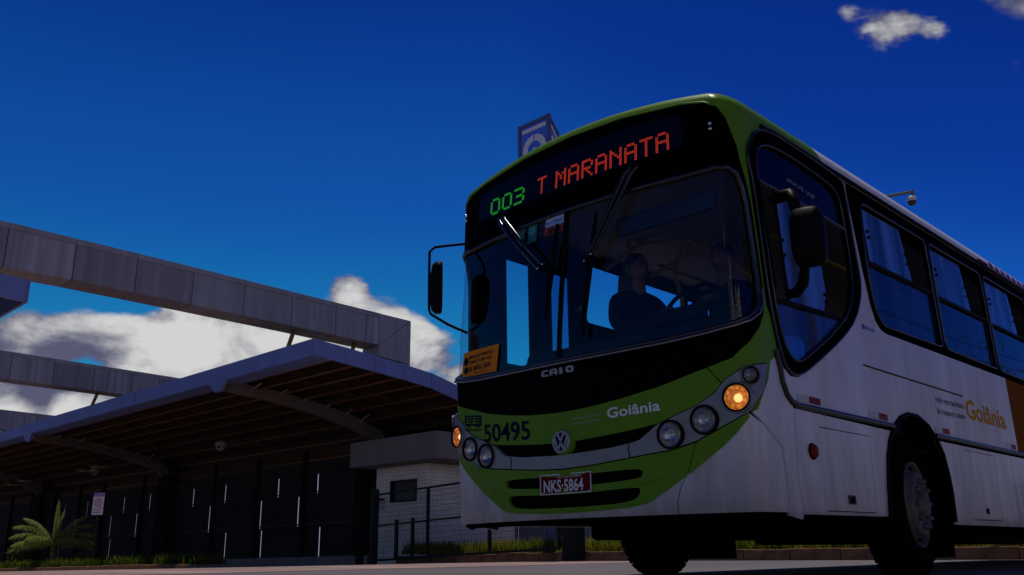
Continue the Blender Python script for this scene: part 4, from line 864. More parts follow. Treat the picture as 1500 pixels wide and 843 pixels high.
DARKS = mat('dark wall sheet', (.032, .029, .034), .6, dirt=.5, dscale=1.5, spec=.12, ior=1.2)
DARKF = mat('dark green gate paint', (.006, .014, .012), .45, dirt=.4, dscale=6, spec=.15)
CONCW = mat('grey concrete', (.20, .20, .22), .85, dirt=.7, dscale=1.2, dcol=(.11, .105, .105), bump=.3, bscale=18, stretch=(1, 1, .4))
PROF = [(8.2, 5.43), (9.1, 5.34), (10.12, 5.25), (11.1, 5.16), (12.03, 5.05), (13.03, 4.82), (14.2, 4.45), (15.4, 3.95), (16.4, 3.45)]
ROOF_X0, ROOF_X1 = -72, -15.2
def roof_z(y): return lerp_tab(y, PROF)
can = tag(empty('terminal_canopy', (-20, 13.9, 0)), 'long curved bus terminal canopy with grey blue fascia and brown steel underside', 'canopy')
def under(o, root):
    o.parent = root; o.matrix_parent_inverse = Matrix.Translation(-root.location); return o
# roof sheets, one per bay between purlins
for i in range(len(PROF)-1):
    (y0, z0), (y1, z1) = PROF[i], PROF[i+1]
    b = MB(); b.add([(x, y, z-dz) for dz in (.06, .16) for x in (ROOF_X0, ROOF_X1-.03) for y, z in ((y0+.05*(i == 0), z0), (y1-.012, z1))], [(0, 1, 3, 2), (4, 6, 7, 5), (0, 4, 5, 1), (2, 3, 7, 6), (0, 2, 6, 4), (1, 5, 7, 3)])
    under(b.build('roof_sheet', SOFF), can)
for y in [8.75, 9.45, 10.2, 10.95, 11.75, 12.55, 13.35, 14.3, 15.2]:
    z = roof_z(y) - .17
    pu = under(MB().box(ROOF_X0, ROOF_X1-.1, y-.03, y+.03, z-.20, z).build('purlin', SOFF), can); fl = MB().box(ROOF_X0, ROOF_X1-.1, y-.07, y+.07, z-.215, z-.2002).build('flange', FLANGE, pu)  # dark web, flange coloured as lit from below
rb = None
for i, y in enumerate([8.75, 9.45, 10.2, 10.95, 11.75, 12.55, 13.35]):        # noggings between purlins
    for k in range(9):
        x = -17.5 - k*3.1 - (i % 2)*.8; y1 = [9.45, 10.2, 10.95, 11.75, 12.55, 13.35, 14.3][i]
        z = (roof_z(y)+roof_z(y1))/2 - .3
        if rb is None: rb = MB().box(-.03, .03, -.31, .31, -.05, .05).build('nogging', STEEL); o = rb
        else: o = rb.copy(); COL.objects.link(o)
        o.location = (x, (y+y1)/2, z); o.rotation_euler = (math.atan2(roof_z(y1)-roof_z(y), y1-y), 0, 0); o.scale = (1, (y1-y-.16)/.62, 1); under(o, can)
# fascia panels (front face and curved end)
x = ROOF_X1
while x > ROOF_X0:
    w = 2.6; lip = random.uniform(-.008, .008)
    under(MB().box(x-w+.02, x-.0, 8.13+lip, 8.20+lip, 5.0, 5.44).box(x-w+.02, x, 8.21+lip, 8.75, 4.985, 5.03).build('fascia_panel', FASC), can); x -= w
EY = [8.13, 9.1, 10.05, 11.0, 12.03, 13.03, 14.2, 15.4, 16.4]
for y0, y1 in zip(EY, EY[1:]):
    a0, a1 = roof_z(y0)+.01, roof_z(y1)+.01
    b = MB(); b.prism([(y0+.006, a0-.42), (y1-.006, a1-.42), (y1-.006, a1), (y0+.006, a0)], lambda y, z: (ROOF_X1, y, z), (.07, 0, 0)); under(b.build('fascia_panel', FASC), can)
# curved main ribs, their brackets, stays and columns
MBOT = [(8.44, 4.78), (10.05, 4.64), (11.53, 4.40), (12.82, 4.12), (13.65, 3.80), (14.15, 3.35)]
MTOP = [(8.44, 5.06), (10.3, 4.93), (11.6, 4.73), (12.8, 4.50), (13.96, 4.10), (14.6, 3.35)]
for xb in (-20.05, -35.5, -50.9, -66):
    b = MB(); n = len(MBOT)
    P = [(y, z) for y, z in MBOT] + [(y, z) for y, z in MTOP[::-1]]
    vs = [(xx, y, z) for xx in (xb-.13, xb+.13) for y, z in P]; m2 = 2*n
    fs = [(i, i+1, m2-2-i, m2-1-i) for i in range(n-1)] + [(m2+i, m2+m2-1-i, m2+m2-2-i, m2+i+1) for i in range(n-1)] + [(i, (i+1) % m2, m2+(i+1) % m2, m2+i) for i in range(m2)]
    b.add(vs, fs); under(b.build('rib', RIBM), can)
    under(MB().prism([(xb-.45, 5.02), (xb+.60, 5.03), (xb+.30, 4.70), (xb+.02, 4.69)], lambda x, z: (x, 8.10, z), (0, .10, 0)).build('bracket', FASC), can)
    for y in (9.2, 10.1, 10.95, 11.75, 12.5, 13.1):
        zt = lerp_tab(y, MTOP)
        for s in (-1, 1): under(MB().tube([(xb+s*.14, y, zt-.1), (xb+s*.55, y+.05, roof_z(y)-.30)], .028, 6).build('stay', CLAD), can)
    g = gz(xb)
    cw = 1.0
    x0c, x1c = (xb-.45, xb-.1) if xb > -21 else (xb-cw*.55+.9, xb+cw*.55+.9)
    under(MB().box(x0c, x1c, 13.55, 14.5, g, 3.55).build('column', mat('dark column', (.016, .016, .020), .7, dirt=.5, spec=.1, ior=1.15)), can)
# ------------------------------------------------------------------ terminal: back wall of sliding sheets with gaps
wall = tag(empty('terminal_wall', (-26, 13.9, 0)), 'dark sheet back wall under the canopy with slits of daylight on a low concrete base', 'wall')
SLIT = {1: [-23.28, -25.82, -29.72, -32.38, -36.47, -39.2, -43.54, -46.5, -54.4], 2: [-20.7, -24.5, -27.03, -30.96, -37.78, -40.62, -45.02, -50.5], 3: [-20.66, -23.17, -26.96, -29.61, -33.4, -40.56, -47, -55.8]}
TIER = {1: (2.36, 3.42), 2: (1.28, 2.36), 3: (.22, 1.28)}
EDGES = {1: [-20.0, -22.03, -24.6, -27.2, -28.4, -31.2, -34.0, -35.2, -37.8, -41, -45, -49, -52, -57, -62], 2: [-20.0, -22.03, -23.3, -25.8, -28.4, -29.7, -32.4, -34.2, -36.5, -39.2, -42, -43.5, -48, -53, -58], 3: [-20.0, -22.0, -24.3, -25.7, -28.4, -31, -32.3, -35, -38, -43, -45, -50, -53, -58]}
for tr_ in (1, 2, 3):
    z0, z1 = TIER[tr_]; ed = sorted(SLIT[tr_] + EDGES[tr_], reverse=True)
    slits = set(SLIT[tr_])
    for a_, b_ in zip(ed, ed[1:]):
        g = gz((a_+b_)/2)*.75
        x1 = a_ - (.045 if a_ in slits else .008); x0 = b_ + (.045 if b_ in slits else .008)
        zt = z1+g-.02
        under(MB().box(x0, x1, 13.9+(tr_-2)*.045, 13.93+(tr_-2)*.045, z0+g-.06, zt+.04).build('wall_sheet', DARKS), wall)
for x in (-20.9, -24.07, -27.23, -30.59, -34.0, -37.2, -41.6, -44.5, -48, -51.4, -54.8): under(MB().box(x-.09, x+.09, 13.78, 13.88, -.3, 3.75).build('wall_post', MATS['dark column']), wall)
for z in (1.28, 2.36): under(MB().prism([(-19.9, z), (-60, z-.19), (-60, z-.235), (-19.9, z-.045)], lambda x, zz: (x, 13.86, zz), (0, .035, 0)).build('wall_rail', STEEL), wall)
for k in range(4): under(MB().prism([(-19.9, 3.50+k*.09), (-60, 3.31+k*.09), (-60, 3.26+k*.09), (-19.9, 3.45+k*.09)], lambda x, zz: (x, 13.90, zz), (0, .03, 0)).build('louvre', STEEL), wall)
X = (-19.95, -25, -30, -34.3, -40, -60)
b = MB(); b.add([(x, y, gz(x)*.9+z) for x in X for y, z in ((13.60, -.05), (13.60, .27), (14.05, .27), (14.05, -.05))], [(4*i+j, 4*i+4+j, 4*i+4+(j+1) % 4, 4*i+(j+1) % 4) for i in range(5) for j in range(4)] + [(0, 1, 2, 3)]); under(b.build('base_wall', CONCW), wall)
# ------------------------------------------------------------------ kiosk
TILE = mat('white wall tile', (.80, .77, .72), .35, dirt=.5, dscale=2.5, dcol=(.38, .34, .30))
def tile_mat():
    m = TILE; t = m.node_tree; b = t.nodes['Principled BSDF']; tcn = t.nodes.new('ShaderNodeTexCoord')
    sx = t.nodes.new('ShaderNodeSeparateXYZ'); t.links.new(tcn.outputs['Object'], sx.inputs[0])
    ad = t.nodes.new('ShaderNodeMath'); ad.operation = 'ADD'; t.links.new(sx.outputs[0], ad.inputs[0]); t.links.new(sx.outputs[1], ad.inputs[1])
    cb = t.nodes.new('ShaderNodeCombineXYZ'); t.links.new(ad.outputs[0], cb.inputs[0]); t.links.new(sx.outputs[2], cb.inputs[1])
    br_ = t.nodes.new('ShaderNodeTexBrick'); t.links.new(cb.outputs[0], br_.inputs[0]); br_.offset = 0; br_.inputs['Scale'].default_value = 1
    br_.inputs['Brick Width'].default_value = .11; br_.inputs['Row Height'].default_value = .11; br_.inputs['Mortar Size'].default_value = .006
    src = b.inputs['Base Color'].links[0].from_socket
    mx = t.nodes.new('ShaderNodeMix'); mx.data_type = 'RGBA'; t.links.new(br_.outputs['Fac'], mx.inputs[0]); t.links.new(src, mx.inputs[6]); mx.inputs[7].default_value = (.42, .39, .36, 1); t.links.new(mx.outputs[2], b.inputs['Base Color'])
tile_mat()
kio = tag(empty('ticket_kiosk', (-17.6, 15, -.05)), 'small white tiled kiosk with a grey concrete parapet beside the gate', 'kiosk')
under(MB().box(-19.46, -17.0, 13.5, 13.62, 2.38, 2.80).box(-19.46, -18.74, 13.5, 13.62, -.1, 2.38).box(-17.46, -17.0, 13.5, 13.62, -.1, 2.38).box(-18.74, -17.46, 13.5, 13.62, -.1, 1.72).build('front_wall', TILE), kio)
under(MB().box(-17.12, -17.003, 13.63, 17.2, -.1, 2.80).build('side_wall', TILE), kio)
under(MB().box(-19.46, -19.34, 13.63, 17.2, -.1, 2.80).build('side_wall', TILE), kio)
under(MB().box(-20.1, -15.93, 12.9, 17.6, 2.83, 3.62).build('parapet', CONCW, None, .02), kio)
under(MB().box(-19.7, -16.7, 13.2, 17.3, 2.80, 2.829).build('soffit', CONCW), kio)
wn = under(MB().box(-18.74, -18.69, 13.48, 13.60, 1.72, 2.38).box(-17.51, -17.46, 13.48, 13.60, 1.72, 2.38).box(-18.69, -17.51, 13.48, 13.60, 2.33, 2.38).box(-18.69, -17.51, 13.46, 13.60, 1.72, 1.77).build('window', DARKF), kio)
under(MB().box(-18.68, -17.52, 13.56, 13.58, 1.77, 2.33).build('pane', NAVYG), kio)
under(MB().box(-19.38, -18.98, 13.47, 13.495, 1.50, 1.88).build('notice_board', mat('notice white', (.42, .44, .50), .6)), kio)
under(MB().box(-19.38, -18.98, 13.46, 13.468, 1.80, 1.87).build('notice_band', PLATER), kio)
# ------------------------------------------------------------------ sliding mesh gate
gate = tag(empty('mesh_gate', (-14, 11.9, 0)), 'dark green welded mesh gate standing open behind the bus front', 'gate')
GX0, GX1 = -17.3, -10.40
gb = lambda x: .04 + (x-GX0)/(GX1-GX0)*.25
for dz, w in ((0, .06), (.93, .045), (1.79, .05)):
    under(MB().beam((GX0, 11.9, gb(GX0)+dz), (GX1, 11.9, gb(GX1)+dz), w, w).build('rail', DARKF), gate)
for x in (GX0, -15.05, -12.7, GX1): under(MB().box(x-.035, x+.035, 11.863, 11.937, gb(x), gb(x)+1.81).build('stile', DARKF), gate)
for x in (-16.45, -15.75): under(MB().box(x-.05, x+.05, 11.93, 11.99, gb(x)+.02, gb(x)+1.05).build('picket', DARKF), gate)
wires = MB()
x = GX0+.05
while x < GX1:
    wires.add([(x-.0035, 11.9, gb(x)), (x+.0035, 11.9, gb(x)), (x+.0035, 11.9, gb(x)+1.79), (x-.0035, 11.9, gb(x)+1.79), (x, 11.905, gb(x)), (x, 11.905, gb(x)+1.79)], [(0, 1, 2, 3), (0, 4, 5, 3), (1, 4, 5, 2)]); x += .055
for k in range(13):
    z = .07+k*.135; wires.beam((GX0, 11.897, gb(GX0)+z), (GX1, 11.897, gb(GX1)+z), .006, .006)
tag(under(wires.build('mesh_wires', DARKF), gate), kind='stuff')
gp = tag(empty('gate_post', (-10.07, 11.95, 0)), 'thick dark gate post at the right end of the mesh gate', 'post')
under(MB().box(-10.29, -9.87, 11.85, 12.2, -.02, 2.1).build('shaft', DARKF, None, .02), gp); under(MB().box(-10.33, -9.83, 11.81, 12.24, 2.103, 2.16).build('cap', DARKF), gp)
under(MB().box(-10.42, -10.30, 11.88, 11.94, .50, .66).build('latch', STEEL), gp)
hp = tag(MB().box(GX0-.22, GX0-.05, 11.84, 12.02, -.1, 2.0).build('hinge_post', DARKF, None, .01), 'slim dark gate post at the left end of the mesh gate', 'post')
# corrugated fence far behind the verge, seen below the bus
fen = tag(empty('sheet_fence', (-6, 20, 0)), 'blue grey corrugated sheet fence far behind the verge', 'fence')
FSH = mat('blue grey fence sheet', (.16, .18, .26), .6, dirt=.6, dscale=1.4)
for i in range(22):
    x0 = -22 + i*1.25
    b = MB(); b.add([(x0+k*.0775, 20 + (.03 if k % 2 else -.03), z) for k in range(17) for z in (0, 1.7)], [(2*k, 2*k+2, 2*k+3, 2*k+1) for k in range(16)])
    under(b.build('fence_sheet', FSH), fen)
for i in range(12): under(MB().box(-22+i*2.5-.04, -22+i*2.5+.04, 20.05, 20.13, -.1, 1.2).build('fence_post', STEEL), fen)
# ------------------------------------------------------------------ portal frames
def portal(xp, label):
    root = tag(empty('portal_frame', (xp, 14.5, 0)), label, 'beam', 'box girder frames over the bus lanes')
    ys = [-6.0]; 
    while ys[-1] < 13.4: ys.append(ys[-1] + (1.62 if ys[-1] < 11 else 1.2))
    ys[-1] = 13.55
    top = lambda y: lerp_tab(y, [(-6, 8.05), (-2, 8.2), (2, 8.2), (6, 8.13), (10, 8.03), (15, 7.92)])
    bot = lambda y: lerp_tab(y, [(-6, 6.85), (-2, 7.0), (3, 7.07), (6, 7.03), (10, 6.96), (15, 6.84)])
    for y0, y1 in zip(ys, ys[1:]):
        g = .012; j = random.uniform(-.006, .006)
        P = [(y0+g, bot(y0)), (y1-g, bot(y1)), (y1-g, top(y1)-.16), (y0+g, top(y0)-.16)]
        under(MB().prism(P, lambda y, z: (xp-.45, y, z), (.9+j, 0, 0)).build('cladding_panel', random.choice(CLADS)), root)
        P = [(y0+.004, top(y0)-.155), (y1-.004, top(y1)-.155), (y1-.004, top(y1)), (y0+.004, top(y0))]
        under(MB().prism(P, lambda y, z: (xp-.46, y, z), (.93, 0, 0)).build('top_trim', CLAD), root)
    y0 = 13.56
    under(MB().prism([(y0, bot(y0)), (14.9, top(14.9)), (y0, top(y0))], lambda y, z: (xp-.45, y, z), (.9, 0, 0)).build('mitre_panel', CLAD), root)
    under(MB().prism([(y0+.012, bot(y0)-.01), (y0+.012, 6.50), (14.9, 6.40), (14.9, top(14.9)-.02)], lambda y, z: (xp-.45, y, z), (.905, 0, 0)).build('mitre_panel', CLAD), root)
    under(MB().box(xp-.45, xp+.45, 13.58, 14.9, 4.42, 6.39).build('leg_casing', CLAD), root)
    under(MB().box(xp-.44, xp+.44, 14.10, 14.88, -.2, 4.415).build('leg_foot', MATS['dark column']), root)
    under(MB().box(xp-.45, xp+.45, -7.3, -6.02, -.2, 6.9).build('leg_casing', CLAD), root)
    for y in (10.6, 12.9): under(MB().tube([(xp, y, bot(y)+.02), (xp, y-.55, roof_z(y)-.05)], .07, 8).build('hanger', mat('rusty steel', (.30, .12, .045), .7, dirt=.6)), root)
    under(MB().tube([(xp+.2, 14.95, 6.6), (xp+.2, 15.6, 3.9)], .06, 8).build('hanger', CLAD), root)
    return root
portal(-20.1, 'nearest of the grey panelled box girder frames, passing over the canopy corner')
portal(-35.3, 'second box girder frame, lower in the view and vanishing behind the canopy')
portal(-50.5, 'farthest box girder frame, a short stretch above the canopy at the picture edge')
# opposite platform's canopy
op = tag(empty('opposite_canopy', (-24, -2, 0)), 'corner of the opposite platform canopy at the left picture edge', 'canopy')
OP = [(1.38, 5.56), (.6, 5.60), (-.6, 5.62), (-2, 5.45), (-5, 4.9)]
for (y0, z0), (y1, z1) in zip(OP, OP[1:]):
    under(MB().prism([(y0-.004, z0-.46), (y1+.004, z1-.46), (y1+.004, z1), (y0-.004, z0)], lambda y, z: (-15.2, y, z), (.07, 0, 0)).build('fascia_panel', FASC), op)
    b = MB(); b.add([(x, y, z-d) for d in (.06, .16) for x in (-72, -15.23) for y, z in ((y0-.05, z0), (y1, z1))], [(0, 1, 3, 2), (4, 6, 7, 5), (0, 4, 5, 1), (2, 3, 7, 6), (0, 2, 6, 4), (1, 5, 7, 3)]); under(b.build('roof_sheet', SOFF), op)
under(MB().box(-72, -15.2, 1.40, 1.46, 5.11, 5.57).build('front_fascia', FASC), op)
for xb in (-20.05, -35.5): under(MB().box(xb-.5, xb+.5, -5.6, -4.7, -.2, 5.2).build('column', CONCW), op)
# ------------------------------------------------------------------ domes, floodlights, speed sign
DOME = mat('camera housing', (.34, .33, .31), .4, dirt=.4); DOMEG = mat('smoked dome', (.02, .02, .02), .1)
for x, y, z, lab in ((-25.9, 11.5, 4.02, 'round dome camera hanging under the canopy near its middle'), (-38.2, 12.0, 4.0, 'dome camera farther left under the canopy, just above the speed sign')):
    d = tag(empty('dome_camera', (x, y, z)), lab, 'camera', 'dome cameras under the canopy')
    MB().tube([(0, 0, .55), (0, 0, .02)], .035, 8).build('stem', STEEL, d); MB().lathe([(.10, .05), (.07, .17), (-.04, .21), (-.06, .20)], (0, 0, 0), (0, 0, 1), 20).build('housing', DOME, d)
    s_ = MB(); s_.sphere((0, 0, -.09), .17, 16, 8); dd = s_.build('dome', DOME, d); MB().sphere((.09, -.13, -.13), .06, 10, 6).build('lens', DOMEG, dd)
for x, y, z, lab in ((-37.6, 11.9, 4.15, 'boxy floodlight under the canopy right above the speed sign'), (-39.4, 12.0, 4.1, 'pale floodlight under the canopy just left of the one above the speed sign'), (-47.0, 11.9, 4.1, 'boxy floodlight under the canopy at the far left'), (-49.2, 12.0, 4.05, 'pale floodlight farthest left under the canopy')):
    f = tag(empty('floodlight', (x, y, z)), lab, 'lamp', 'floodlights under the canopy')
    MB().box(-.42, .42, -.28, .28, -.06, .06).build('body', STEEL, f, .02); MB().box(-.36, .36, -.22, .22, -.085, -.062).build('diffuser', mat('yellowed diffuser', (.50, .34, .20), .5), f); MB().box(-.03, .03, -.03, .03, .06, .5).build('stem', STEEL, f)
SX, SY = -25.4, 7.3
sg = tag(empty('speed_sign', (SX, SY, gz(SX)+.1)), 'white rectangular speed sign with a red ring and blue heading on a thin post', 'sign')
th = math.radians(42); sg.rotation_euler = (0, 0, th)
MB().tube([(0, .02, -.1), (0, .02, 2.15)], .022, 8).build('post', STEEL, sg)
SGW = mat('sign white', (.75, .72, .84), .5); SGB = mat('sign violet', (.10, .08, .42), .5); SGR = mat('sign red', (.62, .02, .025), .5)
pn = MB().box(-.215, .215, -.02, -.005, 1.37, 2.21).build('plate', SGW, sg)
pn.scale = (.8, .8, .8); pn.location = (0, 0, .435)
MB().box(-.21, .21, -.024, -.0205, 2.06, 2.205).build('heading', SGB, pn)
MB().lathe([(0, .155), (.004, .155), (.004, .122), (0, .122)], (0, -.0205, 1.84), (0, -1, 0), 28).build('ring', SGR, pn)
text_plane('lettering', 'ATEN\u00c7\u00c3O', lambda x, y: (x*.105-.18, -.026, 2.10+y*.10), SGW, pn, bold=.01, sx=.82)
text_plane('lettering', '10', lambda x, y: (x*.17-.095, -.024, 1.82+y*.16), NAVY, pn, bold=.02)
text_plane('lettering', 'km/h', lambda x, y: (x*.07-.075, -.024, 1.765+y*.06), NAVY, pn, bold=.01)
for i, s_ in enumerate(('VELOCIDADE', 'M\u00c1XIMA', 'PERMITIDA')): text_plane('lettering', s_, lambda x, y, i=i: (x*.065-(.19, .13, .17)[i], -.024, 1.61-i*.085+y*.065), NAVY, pn, bold=.012)
# ------------------------------------------------------------------ small palm
FROND = leafmat('palm leaflet', (.19, .27, .06), (.30, .33, .11), 3)
LEAF = leafmat('shrub leaf', (.05, .09, .015), (.09, .11, .03), 3); TRUNK = mat('palm trunk', (.12, .085, .05), .9, dirt=.6, dscale=8)
PX, PY = -28.6, 7.25; pz = gz(PX)+.09
pal = tag(empty('palm_tree', (PX, PY, pz)), 'small young palm with arching sunlit fronds in the planting bed', 'palm')
pal.scale = (1.15, 1.15, 1.06)
MB().tube([(0, 0, -.1), (.02, .01, .3), (.0, .0, .66)], [.10, .085, .06], 10).build('trunk', TRUNK, pal)
def frond(th, el, ln, droop, wid=.30):
    b = MB(); pts = []; p = Vector((0, 0, .64)); e = el; d = Vector((math.cos(th), math.sin(th), 0)); n = 13
    for i in range(n+1):
        pts.append(p.copy()); p = p + (d*math.cos(e) + Vector((0, 0, 1))*math.sin(e))*ln/n; e -= droop/n*(.4+1.2*i/n)
    b.tube(pts, [.016*(1-i/(n+1))+.004 for i in range(n+1)], 5)
    sd_ = d.cross(Vector((0, 0, 1)))
    for i in range(1, n):
        for q in (0, .2, .4, .6, .8):
            c = pts[i].lerp(pts[i+1], q); f = (i+q)/n; l = wid*(math.sin(PI*min(1, f*.9+.12))**.6)*random.uniform(.8, 1.1); dirp = (pts[i+1]-pts[i]).normalized()
            for s in (-1, 1):
                t_ = (sd_*s*.85 + dirp*.55 + Vector((0, 0, random.uniform(-.35, .1)))).normalized(); up_ = dirp.cross(t_).normalized(); w_ = .0105
                m_ = c + t_*l*.55 + Vector((0, 0, .01)); e_ = c + t_*l + Vector((0, 0, -l*.42))
                b.add([c - dirp*w_*.5, c + dirp*w_*.5, m_ + dirp*w_, m_ - dirp*w_, e_], [(0, 1, 2, 3), (3, 2, 4)])
    return b.build('frond', FROND, pal)
VANG = math.atan2(-4.111-PY, 3.786-PX)
for k, (th, el, ln, dr) in enumerate(((0, 1.5, 1.45, .35), (.5, 1.4, 1.2, .5), (PI/2+.25, 1.05, 1.35, 1.5), (PI/2-.15, .8, 1.25, 1.6), (-PI/2-.2, 1.0, 1.4, 1.6), (-PI/2+.25, .75, 1.35, 1.7), (PI/2+.6, .55, 1.2, 1.5), (-PI/2-.7, .5, 1.3, 1.6), (.7, .6, 1.1, 1.6), (-.8, .7, 1.1, 1.6), (PI, .9, 1.2, 1.5), (PI+.8, .6, 1.2, 1.5), (PI/2, .3, 1.2, 1.2), (-PI/2, .25, 1.25, 1.2), (PI/2+.1, 1.25, 1.3, 1.2), (-PI/2, 1.2, 1.3, 1.3), (PI/2-.4, .5, 1.3, 1.4), (-PI/2+.5, .45, 1.3, 1.4))):
    frond(VANG+th, el, ln, dr, .09 if k < 2 else .34)
for k, (x, y, s_, lab) in enumerate(((-31.9, 7.4, .55, 'leafy shrub at the left picture edge beside the palm'), (-26.9, 7.5, .35, 'low dark shrub just right of the palm'))):
    sh = tag(empty('shrub', (x, y, gz(x)+.08)), lab, 'shrub'); b = MB(); st = MB()
    for i in range(7): st.tube([(0, 0, 0), (random.uniform(-.3, .3)*s_, random.uniform(-.3, .3)*s_, s_)], .012, 5)
    for i in range(500):
        v = Vector((random.gauss(0, .45), random.gauss(0, .35), abs(random.gauss(.5, .3))))*s_*1.1; q = Vector((random.uniform(-1, 1), random.uniform(-1, 1), random.uniform(-.5, 1))).normalized(); r_ = q.orthogonal().normalized(); l = .09
        b.add([v, v+q*l*.5+r_*l*.25, v+q*l, v+q*l*.5-r_*l*.25], [(0, 1, 2, 3)])
    tag(b.build('foliage', LEAF, sh), kind='stuff'); tag(st.build('stem', TRUNK, sh), kind='stuff')
# ------------------------------------------------------------------ totem sign and camera pole behind the bus
TOTB = mat('totem blue', (.09, .20, .90), .4, dirt=.3); TOTW = mat('totem pale', (.85, .80, .82), .5); TOTG = mat('totem frame', (.10, .12, .25), .4)
tp = tag(empty('totem_sign', (-12.0, 13.4, 0)), 'tall three sided blue totem with a white ring emblem above the bus roof', 'sign')
SIDE = 1.14; h0, h1 = 9.9, 12.08
tri = [(-.57, -.33), (.57, -.33), (0, .657)]
core = MB(); core.add([(x, y, z) for z in (h0, h1) for x, y in tri], [(0, 2, 1), (3, 4, 5), (0, 1, 4, 3), (1, 2, 5, 4), (2, 0, 3, 5)]); core.build('box', TOTB, tp)
for i in range(3):
    x, y = tri[i]; MB().box(x-.045, x+.045, y-.045, y+.045, h0-.06, h1+.04).build('corner_post', TOTG, tp)
    p0 = Vector((*tri[i], 0)); p1 = Vector((*tri[(i+1) % 3], 0)); d = (p1-p0).normalized(); nn = Vector((d.y, -d.x, 0)); mid = (p0+p1)/2
    for z, hh in ((h0, .05), (h1-.02, .05)): MB().obox(mid + Vector((0, 0, z)) + nn*.01, d, nn, Vector((0, 0, 1)), SIDE/2-.05, .03, hh).build('frame_bar', TOTG, tp)
    MB().obox(mid + Vector((0, 0, h1-.21)) + nn*.012, d, nn, Vector((0, 0, 1)), SIDE/2-.11, .006, .06).build('name_strip', TOTW, tp)
    cz = h1-.86; fpt = lambda x, z, o: mid + d*x + nn*o + Vector((0, 0, cz+z))
    for k in range(3):
        a0 = PI/2 + k*2*PI/3 + .05; a1 = a0 + 2*PI/3 - .10; b = MB(); m_ = 14
        vs = [fpt(r*math.cos(a0+(a1-a0)*j/m_), r*math.sin(a0+(a1-a0)*j/m_), .014) for j in range(m_+1) for r in (.25, .455)]
        b.add(vs, [(2*j, 2*j+1, 2*j+3, 2*j+2) for j in range(m_)]); b.build('ring_segment', TOTW, tp)
    b = MB(); b.add([fpt(-.075, .05, .016), fpt(.075, .05, .016), fpt(0, -.085, .016)], [(0, 1, 2)]); b.build('arrow', TOTW, tp)
MB().tube([(0, 0, 0), (0, 0, h0)], .16, 14).build('pole', TOTG, tp)
cp = tag(empty('camera_pole', (-2.95, 13.3, .2)), 'thin pole with a dome camera on its arm rising behind the bus roof', 'camera')
MB().tube([(0, 0, 0), (0, 0, 6.98)], [.07, .05], 10).build('pole', STEEL, cp); MB().tube([(0, 0, 6.88), (.75, .55, 7.0)], .035, 8).tube([(.73, .53, 7.03), (.73, .53, 6.9)], .03, 8).build('arm', CONCW, cp)
MB().lathe([(.0, .03), (-.03, .09), (-.10, .10), (-.12, .095)], (.70, .50, 6.90), (0, 0, 1), 16).build('housing', mat('pole camera white', (.6, .6, .6), .4), cp); MB().sphere((.70, .50, 6.77), .085, 14, 8).build('dome', DOMEG, cp)

# ------------------------------------------------------------------ people in the bus
SKIN = mat('brown skin', (.12, .06, .04), .55); HAIR = mat('dark hair', (.008, .006, .005), .6); SHIRT = mat('dark shirt', (.012, .014, .026), .85, spec=.1); TROU = mat('dark trousers', (.012, .012, .016), .85); MASKW = mat('white face mask', (.7, .7, .72), .7)
def skin_body(name, pts, edges, m, parent, sub=2, root=0):
    me = bpy.data.meshes.new(name); me.from_pydata([p[:3] for p in pts], edges, []); me.materials.append(m)
    o = link(bpy.data.objects.new(name, me), parent); sk = o.modifiers.new('skin', 'SKIN')
    for i, v in enumerate(o.data.skin_vertices[0].data): v.radius = (pts[i][3], pts[i][4] if len(pts[i]) > 4 else pts[i][3]); v.use_root = (i == root)
    sb = o.modifiers.new('sub', 'SUBSURF'); sb.levels = sub; sb.render_levels = sub
    for p in me.polygons: p.use_smooth = True
    return o
